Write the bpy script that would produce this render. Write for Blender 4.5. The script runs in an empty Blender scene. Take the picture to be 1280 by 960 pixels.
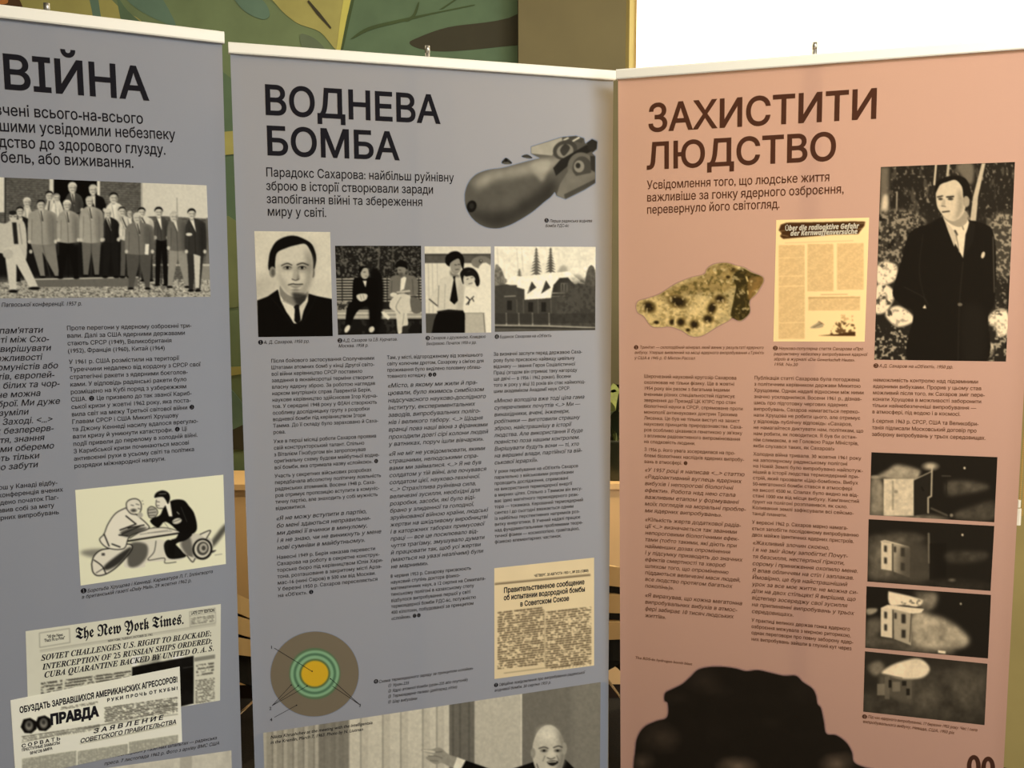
import bpy, math, random
import numpy as np
from mathutils import Matrix, Vector, geometry

# ------------------------------------------------------------------ camera, world, lights
S = bpy.context.scene
COL = S.collection
F_PX, PITCH, ROLL, CAM_H = 1181.155, 0.1178355, 0.0020574, 1.542759
def Rx(a): c, s = np.cos(a), np.sin(a); return np.array([[1,0,0],[0,c,-s],[0,s,c]])
def Ry(a): c, s = np.cos(a), np.sin(a); return np.array([[c,0,s],[0,1,0],[-s,0,c]])
def Rz(a): c, s = np.cos(a), np.sin(a); return np.array([[c,-s,0],[s,c,0],[0,0,1]])
CR = Rx(-PITCH) @ Ry(ROLL)
CC = np.array([0, 0, CAM_H])
cd = bpy.data.cameras.new('camera'); cam = bpy.data.objects.new('camera', cd); COL.objects.link(cam)
cd.sensor_width = 36; cd.lens = F_PX / 1280 * 36; cd.clip_start = .05
M = np.eye(4); M[:3,0] = CR[:,0]; M[:3,1] = CR[:,2]; M[:3,2] = -CR[:,1]; M[:3,3] = CC
cam.matrix_world = Matrix(M.tolist())
S.camera = cam
S.view_settings.view_transform = 'Standard'; S.view_settings.look = 'None'
S.view_settings.gamma = 1; S.view_settings.use_curve_mapping = False
S.view_settings.exposure = 0.0
W = bpy.data.worlds.new('world'); S.world = W; W.use_nodes = True
W.node_tree.nodes['Background'].inputs[0].default_value = (.80, .88, 1, 1)
W.node_tree.nodes['Background'].inputs[1].default_value = 1.0
def area(name, loc, rot, sx, sy, power, col):
    l = bpy.data.lights.new(name, 'AREA'); l.shape = 'RECTANGLE'; l.size = sx; l.size_y = sy
    l.energy = power; l.color = col
    o = bpy.data.objects.new(name, l); COL.objects.link(o); o.location = loc; o.rotation_euler = rot
    return o
area('ceiling_panel_light', (1.5, .1, 2.93), (math.radians(10), 0, 0), 1.9, 1.0, 158, (1, .91, .77))
area('daylight_from_side', (3.2, -.8, 2.0), (math.radians(90), 0, math.radians(75)), 1.6, 1.4, 62, (.86, .92, 1))
area('downlight_by_wall', (-.3, 2.75, 2.95), (0, 0, 0), 3.2, .3, 20, (1, .82, .56))

def spot(name, loc, target, power, ang, col):
    l = bpy.data.lights.new(name, 'SPOT'); l.energy = power; l.spot_size = math.radians(ang); l.spot_blend = .35; l.color = col; l.shadow_soft_size = .05
    o = bpy.data.objects.new(name, l); COL.objects.link(o); o.location = loc
    o.rotation_euler = (Vector(target)-Vector(loc)).to_track_quat('-Z', 'Y').to_euler()
spot('bench_fill_spot', (-.75, 2.35, 2.92), (-.95, 3.2, .38), 75, 30, (1, .80, .50))  # both bench spots are unseen, added to brighten bench and chairs
spot('bench_fill_spot', (.25, 2.45, 2.92), (.38, 3.2, .38), 110, 30, (1, .80, .48))

# ------------------------------------------------------------------ materials
def lin(c):
    c = np.asarray(c, float) / 255
    return np.where(c <= .04045, c / 12.92, ((c + .055) / 1.055) ** 2.4)
def L4(r, g, b): return tuple(lin((r, g, b))) + (1,)
def newmat(name):
    m = bpy.data.materials.new(name); m.use_nodes = True; n = m.node_tree.nodes; n.clear()
    return m, n, m.node_tree.links
def pbr(name, col, rough=.6, metal=0, noise=0, nscale=20, bump=0, emit=None, estr=0):
    m, n, l = newmat(name)
    p = n.new('ShaderNodeBsdfPrincipled'); o = n.new('ShaderNodeOutputMaterial'); l.new(p.outputs[0], o.inputs[0])
    p.inputs['Base Color'].default_value = col; p.inputs['Roughness'].default_value = rough; p.inputs['Metallic'].default_value = metal
    if emit: p.inputs['Emission Color'].default_value = emit; p.inputs['Emission Strength'].default_value = estr
    if noise or bump:
        tc = n.new('ShaderNodeTexCoord'); t = n.new('ShaderNodeTexNoise'); t.inputs['Scale'].default_value = nscale; t.inputs['Detail'].default_value = 5
        l.new(tc.outputs['Object'], t.inputs[0])
        if noise:
            r = n.new('ShaderNodeValToRGB'); a = [max(0, x * (1 - noise)) for x in col[:3]]; b = [min(1, x * (1 + noise)) for x in col[:3]]
            r.color_ramp.elements[0].position = .3; r.color_ramp.elements[1].position = .7
            r.color_ramp.elements[0].color = (*a, 1); r.color_ramp.elements[1].color = (*b, 1)
            l.new(t.outputs[0], r.inputs[0]); l.new(r.outputs[0], p.inputs['Base Color'])
        if bump:
            b = n.new('ShaderNodeBump'); b.inputs['Strength'].default_value = bump; b.inputs['Distance'].default_value = .002
            l.new(t.outputs[0], b.inputs['Height']); l.new(b.outputs[0], p.inputs['Normal'])
    return m
def sheet(name, col=None, trans=.4, tcol=None, attr=None, tgain=1.0):
    """printed cloth: reflects and lets part of the light through"""
    m, n, l = newmat(name)
    d = n.new('ShaderNodeBsdfDiffuse'); t = n.new('ShaderNodeBsdfTranslucent'); x = n.new('ShaderNodeMixShader'); o = n.new('ShaderNodeOutputMaterial')
    x.inputs[0].default_value = trans
    l.new(d.outputs[0], x.inputs[1]); l.new(t.outputs[0], x.inputs[2]); l.new(x.outputs[0], o.inputs[0])
    if attr:
        a = n.new('ShaderNodeAttribute'); a.attribute_name = attr
        l.new(a.outputs['Color'], d.inputs[0]); l.new(a.outputs['Color'], t.inputs[0])
    else:
        tc = n.new('ShaderNodeTexCoord'); t1 = n.new('ShaderNodeTexNoise'); t1.inputs['Scale'].default_value = 900; t1.inputs['Detail'].default_value = 2
        r = n.new('ShaderNodeMix'); r.data_type = 'RGBA'; r.inputs[6].default_value = tuple(c * .95 for c in col[:3]) + (1,); r.inputs[7].default_value = tuple(min(1, c * 1.05) for c in col[:3]) + (1,)
        l.new(tc.outputs['Object'], t1.inputs[0]); l.new(t1.outputs[0], r.inputs[0]); l.new(r.outputs[2], d.inputs[0])
        t.inputs[0].default_value = tcol or col
    return m
BLUE = lin((147, 157, 175)); PINK = lin((182, 145, 136))
m_blue = sheet('slate_blue_banner_cloth', (*BLUE, 1), .36, (*lin((205, 188, 160)), 1))
m_pink = sheet('dusty_pink_banner_cloth', (*PINK, 1), .34, (*lin((218, 178, 148)), 1))
m_photo = sheet('printed_picture', attr='Print', trans=.30)
m_ink = sheet('black_print_ink', L4(36, 35, 40), .25)
m_inkb = sheet('black_print_ink_with_glow', L4(66, 48, 42), .45, L4(150, 110, 80))  # right banner's black ink, browned to carry haze and window glow
m_inkw = sheet('pale_print_ink', L4(225, 215, 190), .3)
m_rail = pbr('white_aluminium_rail', L4(240, 237, 224), .45)
m_silver = pbr('silver_aluminium', (.50, .50, .48, 1), .42, 1)
m_plast = pbr('grey_plastic', L4(120, 120, 118), .5)

# ------------------------------------------------------------------ mesh helpers
def link(name, me, mat, parent=None):
    o = bpy.data.objects.new(name, me); COL.objects.link(o)
    if mat: me.materials.append(mat)
    if parent: o.parent = parent
    return o
def mesh(name, v, f, mat, parent=None, smooth=False):
    me = bpy.data.meshes.new(name); v = np.asarray(v, float)
    if parent is not None:
        inv = np.array(parent['_inv']).reshape(4, 4); v = v @ inv[:3, :3].T + inv[:3, 3]
    me.from_pydata(v.tolist(), [], [list(map(int, q)) for q in f]); me.update()
    if smooth: me.shade_smooth()
    return link(name, me, mat, parent)
def fastmesh(name, v, tri, mat, parent, quads=False, colors=None):
    inv = np.array(parent['_inv']).reshape(4, 4); v = np.asarray(v) @ inv[:3, :3].T + inv[:3, 3]
    me = bpy.data.meshes.new(name); n = len(tri); k = 4 if quads else 3
    me.vertices.add(len(v)); me.vertices.foreach_set('co', v.astype(np.float32).ravel())
    me.loops.add(n * k); me.loops.foreach_set('vertex_index', np.asarray(tri, np.int32).ravel())
    me.polygons.add(n); me.polygons.foreach_set('loop_start', np.arange(0, n * k, k, dtype=np.int32))
    me.update(calc_edges=True)
    if colors is not None:
        a = me.attributes.new('Print', 'FLOAT_COLOR', 'POINT')
        c = np.ones((len(v), 4), np.float32); c[:, :3] = colors; a.data.foreach_set('color', c.ravel())
    return link(name, me, mat, parent)
def root(name, loc, rz=0, label=None, cat=None, group=None):
    o = bpy.data.objects.new(name, None); COL.objects.link(o); o.location = loc; o.rotation_euler = (0, 0, rz); o.empty_display_size = .1
    m = np.eye(4); m[:3, :3] = Rz(rz); m[:3, 3] = loc; o['_inv'] = np.linalg.inv(m).ravel().tolist()
    if label: o['label'] = label; o['category'] = cat
    if group: o['group'] = group
    return o
class G:
    def __init__(s): s.v = []; s.f = []
    def box(s, x0, x1, y0, y1, z0, z1, T=None, bev=0):
        if bev:
            b = min(bev, (x1-x0)*.45, (y1-y0)*.45)
            ring = [(x0+b,y0),(x1-b,y0),(x1,y0+b),(x1,y1-b),(x1-b,y1),(x0+b,y1),(x0,y1-b),(x0,y0+b)]
        else: ring = [(x0,y0),(x1,y0),(x1,y1),(x0,y1)]
        n = len(ring); o = len(s.v); P = [(x,y,z0) for x,y in ring] + [(x,y,z1) for x,y in ring]
        if T is not None: P = [tuple(T(np.array(p))) for p in P]
        s.v += P; s.f += [[o+i, o+(i+1)%n, o+n+(i+1)%n, o+n+i] for i in range(n)] + [list(range(o+n-1, o-1, -1)), list(range(o+n, o+2*n))]
        return s
    def tube(s, pts, r, n=10, cap=True):
        pts = [np.array(p, float) for p in pts]; o = len(s.v); rs = r if hasattr(r, '__len__') else [r]*len(pts)
        up = np.array([0, 0, 1.0]); prev = None
        for i, p in enumerate(pts):
            d = pts[min(i+1, len(pts)-1)] - pts[max(i-1, 0)]; d /= np.linalg.norm(d) + 1e-12
            a = prev if prev is not None else (up if abs(d[2]) < .9 else np.array([1.0, 0, 0]))
            a = a - d * (a @ d); a /= np.linalg.norm(a) + 1e-12; prev = a; b = np.cross(d, a)
            for k in range(n):
                t = 2*math.pi*k/n; s.v.append(tuple(p + rs[i]*(math.cos(t)*a + math.sin(t)*b)))
        for i in range(len(pts)-1):
            for k in range(n): s.f.append([o+i*n+k, o+i*n+(k+1)%n, o+(i+1)*n+(k+1)%n, o+(i+1)*n+k])
        if cap: s.f.append(list(range(o+n-1, o-1, -1))); q = o+(len(pts)-1)*n; s.f.append(list(range(q, q+n)))
        return s
    def lathe(s, c, prof, n=32):
        o = len(s.v)
        for r, z in prof:
            for k in range(n): t = 2*math.pi*k/n; s.v.append((c[0]+r*math.cos(t), c[1]+r*math.sin(t), c[2]+z))
        for i in range(len(prof)-1):
            for k in range(n): s.f.append([o+i*n+k, o+i*n+(k+1)%n, o+(i+1)*n+(k+1)%n, o+(i+1)*n+k])
        return s
    def strip(s, path, prof):
        """sweep closed profile points (in the plane normal/z) along path in xy: path = [(x,y,nx,ny)]"""
        o = len(s.v); n = len(prof)
        for x, y, nx, ny, *zz in path:
            z0 = zz[0] if zz else 0
            for a, b in prof: s.v.append((x+nx*a, y+ny*a, z0+b))
        for i in range(len(path)-1):
            for k in range(n): s.f.append([o+i*n+k, o+i*n+(k+1)%n, o+(i+1)*n+(k+1)%n, o+(i+1)*n+k])
        s.f.append(list(range(o+n-1, o-1, -1))); q = o+(len(path)-1)*n; s.f.append(list(range(q, q+n)))
        return s
    def obj(s, name, mat, parent=None, smooth=False): return mesh(name, s.v, s.f, mat, parent, smooth)
def struct(o, label=None): o['kind'] = 'structure'; return o
def at(px, py, Y):
    d = CR @ np.array([(px-640)/F_PX, 1, -(py-480)/F_PX]); return CC + d * (Y / d[1])

# ------------------------------------------------------------------ the room
YW = 3.60                                   # the wall behind the banners
m_wall = pbr('olive_plaster', L4(102, 95, 66), .85, noise=.06, nscale=6, bump=.1)
m_room = pbr('warm_white_plaster', L4(158, 148, 130), .9, noise=.03, nscale=5)
m_ceil = pbr('ceiling_paint', L4(215, 208, 190), .9)
m_floor = pbr('dark_carpet', L4(40, 37, 34), .95, noise=.3, nscale=150, bump=.3)
m_frame = pbr('pale_painted_window_frame', L4(150, 112, 62), .5)
X0, X1, Y0, ZC = -3.6, 3.4, -3.0, 3.0
xp0, xp1 = at(647, 60, YW)[0], at(778, 60, YW)[0]
wz1 = 2.72
A_ = np.array([at(781, 60, YW)[0], YW, 0]); Bq = at(1277.5, 560, 2.80); TH = math.atan2(YW-2.80, Bq[0]-A_[0]); LB = math.hypot(YW-2.80, Bq[0]-A_[0])
E_w = np.array([math.cos(TH), -math.sin(TH), 0]); N_w = np.array([math.sin(TH), math.cos(TH), 0])
def TW(p): return A_ + p[0]*E_w + p[1]*N_w + np.array([0, 0, p[2]])
LW = (X1-A_[0])/math.cos(TH); wx0, wx1 = .018, LB+.07; wz0 = at(1277, 462, 2.8)[2]; yr = YW-LW*math.sin(TH)
struct(G().box(X0-.1, X1+.3, Y0-.1, YW+.4, -.1, 0).obj('floor', m_floor))
struct(G().box(X0-.1, X1+.3, Y0-.1, YW+.4, ZC, ZC+.1).obj('ceiling', m_ceil))
struct(G().box(X0-.1, X0, Y0, YW+.3, 0, ZC).obj('wall_left', m_room))
struct(G().box(X1, X1+.1, Y0, yr+.2, 0, ZC).obj('wall_right', m_room))
struct(G().box(X0, X1, Y0-.1, Y0, 0, ZC).obj('wall_near', m_room))
struct(G().box(X0, A_[0]-.002, YW, YW+.22, 0, ZC).obj('wall_far', m_wall))
g = G(); g.box(-.3, wx0, 0, .2, 0, ZC, TW); g.box(wx1, LW, 0, .2, 0, ZC, TW); g.box(wx0, wx1, 0, .2, 0, wz0, TW); g.box(wx0, wx1, 0, .2, wz1, ZC, TW)
struct(g.obj('wall_window_side', pbr('window_lit_olive_plaster', L4(158, 144, 90), .85, noise=.06, nscale=6, bump=.1)))  # olive plaster brightened and yellowed to carry the window's light
g = G(); t = .075
for a in ((wx0, wx0+t, wz0, wz1), (wx1-t, wx1, wz0, wz1), (wx0+t, wx1-t, wz0, wz0+t), (wx0+t, wx1-t, wz1-t, wz1), ((wx0+wx1)/2-.02, (wx0+wx1)/2+.02, wz0+t, wz1-t)):
    g.box(a[0], a[1], .05, .12, a[2], a[3], TW)
win = struct(g.obj('window_1', m_frame))
m_glass, n_, l_ = newmat('window_glass'); a_ = n_.new('ShaderNodeBsdfTransparent'); b_ = n_.new('ShaderNodeBsdfGlossy'); b_.inputs[1].default_value = .02
x_ = n_.new('ShaderNodeMixShader'); x_.inputs[0].default_value = .06; o_ = n_.new('ShaderNodeOutputMaterial')
l_.new(a_.outputs[0], x_.inputs[1]); l_.new(b_.outputs[0], x_.inputs[2]); l_.new(x_.outputs[0], o_.inputs[0])
pn = G().box(wx0+t, wx1-t, .08, .085, wz0+t, wz1-t, TW).obj('pane', m_glass); pn.parent = win
struct(G().box(wx0+.01, wx1+.02, -.03, .10, wz0-.03, wz0, TW).obj('trim_1', m_frame))
# backlit roller blind: glows with the daylight behind it
m_blind = pbr('sunlit_roller_blind_cloth', L4(250, 240, 215), .9, emit=(1, .90, .66, 1), estr=2.45)
rc = TW(np.array([(wx0+wx1)/2, .03, wz0]))
rb = root('roller_blind', tuple(rc), 0, 'bright sunlit cream roller blind pulled down over the window', 'blind')
G().box(wx0+.008, wx1-.012, .040, .042, wz0+.02, wz1-.03, TW).obj('blind_cloth', m_blind, rb)
m_bead = pbr('brass_coloured_bead', L4(190, 150, 80), .35)
m_wplas = pbr('white_plastic', L4(240, 236, 220), .4)
G().tube([TW(np.array([wx0+.015, .03, wz1-.04])), TW(np.array([wx1-.005, .03, wz1-.04]))], .022, 16).obj('roller_tube', m_wplas, rb)
G().box(wx0+.008, wx1-.012, .034, .048, wz0+.003, wz0+.022, TW).obj('bottom_bar', m_rail, rb)
cz0 = at(1276, 654, 2.78)[2]; g = G(); z = cz0 + .03
while z < wz1-.05:
    for dx in (-.004, .004):
        q = TW(np.array([LB+.012+dx, -.04, 0]))
        g.lathe((q[0], q[1], z), [(.0002, -.0026), (.0022, -.0013), (.0022, .0013), (.0002, .0026)], 6)
    z += .0062
g.obj('bead_chain', m_bead, rb)
G().box(LB-.004, LB+.014, -.05, -.034, cz0, cz0+.050, TW, bev=.004).box(LB+.002, LB+.011, -.049, -.036, cz0+.054, cz0+.076, TW, bev=.003).obj('chain_connector', m_wplas, rb)

# mural: painted leaves as flat coats on a thin wallpaper panel
def poly_xy(pts, Y):
    return [tuple(at(x, y, Y)) for x, y in pts]
def smooth_pts(P, n=6, closed=True):
    P = np.array(P, float); N = len(P); out = []
    for i in range(N if closed else N-1):
        g_ = lambda j: P[j % N] if closed else P[min(max(j, 0), N-1)]
        p0, p1, p2, p3 = g_(i-1), g_(i), g_(i+1), g_(i+2)
        for k in range(n):
            t = k/n; out.append(.5*((2*p1)+(-p0+p2)*t+(2*p0-5*p1+4*p2-p3)*t*t+(-p0+3*p1-3*p2+p3)*t**3))
    if not closed: out.append(P[-1])
    return np.array(out)
mural = root('leaf_mural', (at(300, 300, YW)[0], YW-.006, 0), 0, 'green leaf mural covering the wall behind the left and middle banners', 'mural')
mm = {k: pbr('mural_paint_'+k, L4(*c), .8, noise=.10, nscale=9) for k, c in dict(sage=(106, 124, 88), deep=(86, 110, 84), teal=(92, 120, 104), lime=(160, 156, 92), olive=(112, 122, 80), dark=(52, 50, 34), stem=(190, 186, 96), orange=(200, 130, 70), brown=(80, 54, 30), grey=(92, 106, 84), line=(60, 78, 44)).items()}
G().box(X0+.02, xp0, YW-.006, YW, .02, ZC-.01).obj('wallpaper', mm['sage'], mural)
_ml = [0]
def leaf(name, pts, mat, sm=True):
    _ml[0] += 1; Y = YW - .0062 - .0003 * _ml[0]
    P = smooth_pts(pts, 5) if sm else np.array(pts, float)
    V = [tuple(at(x, y, Y)) for x, y in P]; V = [(min(v[0], xp0), Y, v[2]) for v in V]
    n = len(V); B_ = [(x, YW-.005, z) for x, y, z in V]
    mesh(name, V + B_, [list(range(n))] + [[i, i+n, (i+1) % n + n, (i+1) % n] for i in range(n)], mm[mat], mural)
leaf('painted_leaf', [(-60,-60),(60,-70),(120,-20),(150,10),(178,30),(150,60),(60,60),(-60,40)], 'lime')
leaf('painted_leaf', [(112,-40),(122,-5),(128,28),(142,60),(120,60),(116,20),(108,-20)], 'teal')
leaf('painted_leaf', [(138,-50),(150,0),(180,30),(230,60),(300,110),(330,200),(300,330),(250,300),(200,120),(160,60)], 'deep')
leaf('painted_leaf', [(150,-60),(190,-20),(215,20),(215,32),(170,10),(146,-20)], 'teal')
leaf('painted_leaf', [(-20,-30),(10,-20),(28,8),(20,14),(-20,8)], 'brown')
leaf('painted_leaf', [(-5,-10),(8,-6),(9,4),(-5,4)], 'orange')
leaf('painted_leaf', [(300,-80),(330,-10),(370,22),(400,36),(425,62),(440,90),(520,120),(520,-20),(450,-90)], 'olive')
leaf('painted_leaf', [(336,-20),(345,5),(370,28),(400,40),(424,64),(440,40),(438,0),(400,-60)], 'lime')
leaf('painted_leaf', [(275,-30),(290,-5),(306,14),(328,24),(337,18),(330,2),(310,-12),(300,-40)], 'teal')
leaf('painted_leaf', [(440,-60),(436,20),(428,66),(430,120),(560,140),(700,120),(700,-60)], 'deep')
leaf('painted_leaf', [(375,44),(382,43),(396,50),(408,64),(412,80),(392,76),(378,60)], 'grey')
leaf('painted_stem', [(434,-20),(442,-20),(430,40),(424,80),(400,200),(380,400),(372,400),(396,180),(419,70),(426,20)], 'stem')
leaf('leaf_vein', [(442,-10),(445,-10),(436,30),(428,66),(425,66),(434,20)], 'line', False)
leaf('painted_leaf', [(512,54),(520,48),(560,34),(620,26),(700,10),(700,52),(640,57),(580,63),(545,64),(522,60)], 'dark')
leaf('leaf_vein', [(440,47),(460,34),(500,24),(560,12),(590,6),(588,8),(540,18),(505,27),(465,37),(442,48)], 'line')
leaf('leaf_vein', [(506,26),(516,18),(522,4),(524,4),(520,18),(512,26)], 'line')
leaf('leaf_vein', [(549,12),(570,-2),(573,-2),(554,11)], 'line', False)
leaf('leaf_vein', [(386,0),(400,16),(414,34),(413,36),(396,18),(384,2)], 'dark', False)
leaf('painted_leaf', [(276,165),(300,163),(300,192),(278,194)], 'lime', False)
leaf('painted_leaf', [(230,290),(285,270),(320,320),(318,370),(285,385),(240,370)], 'olive')
leaf('painted_leaf', [(285,459),(305,458),(306,466),(300,468),(286,470)], 'lime', False)
leaf('painted_leaf', [(260,470),(300,500),(310,540),(300,560),(262,540)], 'teal')
leaf('painted_leaf', [(280,542),(306,530),(312,562),(282,562)], 'dark', False)
leaf('painted_leaf', [(-200,330),(-40,300),(60,420),(40,600),(-120,640)], 'olive')
# pier between mural and window
struct(G().box(xp0+.002, xp1, YW-.10, YW, 0, ZC).obj('wall_pier', m_wall))

# ------------------------------------------------------------------ bench, plant, chairs behind the banners
m_bench = pbr('honey_plywood', L4(246, 206, 150), .5, noise=.06, nscale=3, bump=.05)
m_bdark = pbr('dark_stained_edge', L4(58, 42, 28), .5)
YB = 3.27; zb = at(640, 604, YB)[2]
bench = root('wooden_bench', (0, YB+.1, 0), 0, 'long honey coloured plywood bench against the wall below the mural', 'bench')
x = -2.6; i = 0
while x < .4:
    G().box(x, min(x+.596, .50), YB, YB+.018, .06, zb-.02).obj('front_panel', m_bench, bench); x += .6
G().box(-2.6, .52, YB-.012, YB+.225, zb-.02, zb).obj('bench_top', m_bench, bench)
G().box(-2.6, .50, YB+.02, YB+.215, 0, .06).obj('plinth', m_bdark, bench)
px_, _, _ = at(770, 560, YB+.11); Yp = YB+.105
plant = root('potted_plant', (px_, Yp, zb), 0, 'potted plant with long striped leaves seen in the gap left of the pink banner', 'plant')
m_pot = pbr('dark_green_glazed_pot', L4(44, 50, 34), .35); m_soil = pbr('soil', L4(40, 30, 22), .95)
m_leaf = pbr('pale_green_leaf', L4(150, 160, 92), .5, noise=.35, nscale=30); m_leafd = pbr('dark_green_leaf', L4(42, 52, 30), .5, noise=.2, nscale=30)
G().lathe((px_, Yp, zb), [(.0, 0), (.075, 0), (.08, .01), (.10, .14), (.105, .15), (.10, .15), (.09, .135)], 36).obj('pot', m_pot, plant, True)
G().lathe((px_, Yp, zb), [(.0, .134), (.092, .134)], 24).obj('soil', m_soil, plant)
rnd = random.Random(4)
for i in range(20):
    a = 2*math.pi*i/20*2.4; lean = .05+.05*rnd.random(); h = .09+.12*rnd.random(); w = .018+.008*rnd.random()
    vs = []; fs = []; N = 9
    for j in range(N):
        t = j/(N-1); r = .01+lean*2.0*t**1.3; zz = zb+.135+h*(math.sin(t*2.0))/.92
        ww = w*math.sin(math.pi*min(1, t*.9+.1))+.002; cx_, cy_ = px_+r*math.cos(a), Yp+r*math.sin(a)*.7
        for q, dz in ((-1, 0), (0, -.006), (1, 0)): vs.append((cx_-math.sin(a)*ww*q, min(cy_+math.cos(a)*ww*q, 3.42), zz+dz))
    for j in range(N-1):
        for q in range(2): b = j*3+q; fs.append([b, b+1, b+4, b+3])
    mesh('leaf', vs, fs, m_leafd if i % 3 == 0 else m_leaf, plant, True)
m_wood = pbr('bent_beech_wood', L4(226, 194, 142), .4, noise=.07, nscale=8); m_black = pbr('black_upholstery', L4(20, 19, 18), .8, bump=.2, nscale=300)
m_chrome = pbr('chrome_tube', (.75, .74, .72, 1), .18, 1)
def horseshoe(r, n=22, ry=None, z0=0, dz=0):
    out = []; ry = ry or r
    for i in range(n+1):
        a = math.radians(-20 + 220*i/n); zz = z0 - dz*(1-math.sin(max(0, min(math.pi, a))))
        out.append((r*math.cos(a), ry*math.sin(a), math.cos(a), math.sin(a), zz))
    return out
def tub_chair(x, y, rz, label):
    t = root('tub_chair', (0, 0, 0), 0, label, 'chair', 'tub chairs behind the banners')
    prof = lambda z0, z1, d: [(0, z0), (d, z0), (d, z1), (0, z1)]
    for z0, z1, d, dz, m_ in ((.640, .700, .022, .20, m_wood), (.555, .612, .022, .17, m_wood), (.470, .525, .022, .14, m_wood)):
        G().strip(horseshoe(.265, dz=dz), prof(z0, z1, d)).obj('curved_slat', m_, t, False)
    G().strip(horseshoe(.240, dz=.17), prof(.40, .672, .022)).obj('inner_padding', m_black, t)
    G().lathe((0, 0, 0), [(.0, .33), (.23, .33), (.25, .35), (.25, .41), (.23, .435), (.0, .44)], 30).obj('seat', m_black, t, True)
    for sx in (-1, 1):
        for sy in (-1, 1):
            a = math.radians(40)*sx
            X, Y = .20*sx, .19*sy
            G().tube([(X*1.22, Y*1.22, 0.002), (X*1.08, Y*1.08, .2), (X, Y, .34)], .010, 10).obj('leg', m_chrome, t, True)
        G().tube([(.225*sx, -.215, .16), (.225*sx, .215, .16)], .005, 8).obj('stretcher', m_chrome, t, True)
    G().tube([(-.225, -.215, .16), (.225, -.215, .16)], .005, 8).tube([(-.22, -.212, .20), (.22, -.212, .20)], .004, 8).obj('front_stretcher', m_chrome, t, True)
    t.location = (x, y, 0); t.rotation_euler = (0, 0, rz); del t['_inv']
    for c in t.children: pass
    return t
c1 = at(224, 760, 2.93); c2 = at(690, 760, 2.93)
tub_chair(c1[0], 2.93, math.radians(168), 'tub chair with curved beech slats seen in the gap between the two blue banners')
tub_chair(c2[0], 2.93, math.radians(192), 'tub chair with curved beech slats seen in the gap beside the pink banner')

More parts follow.
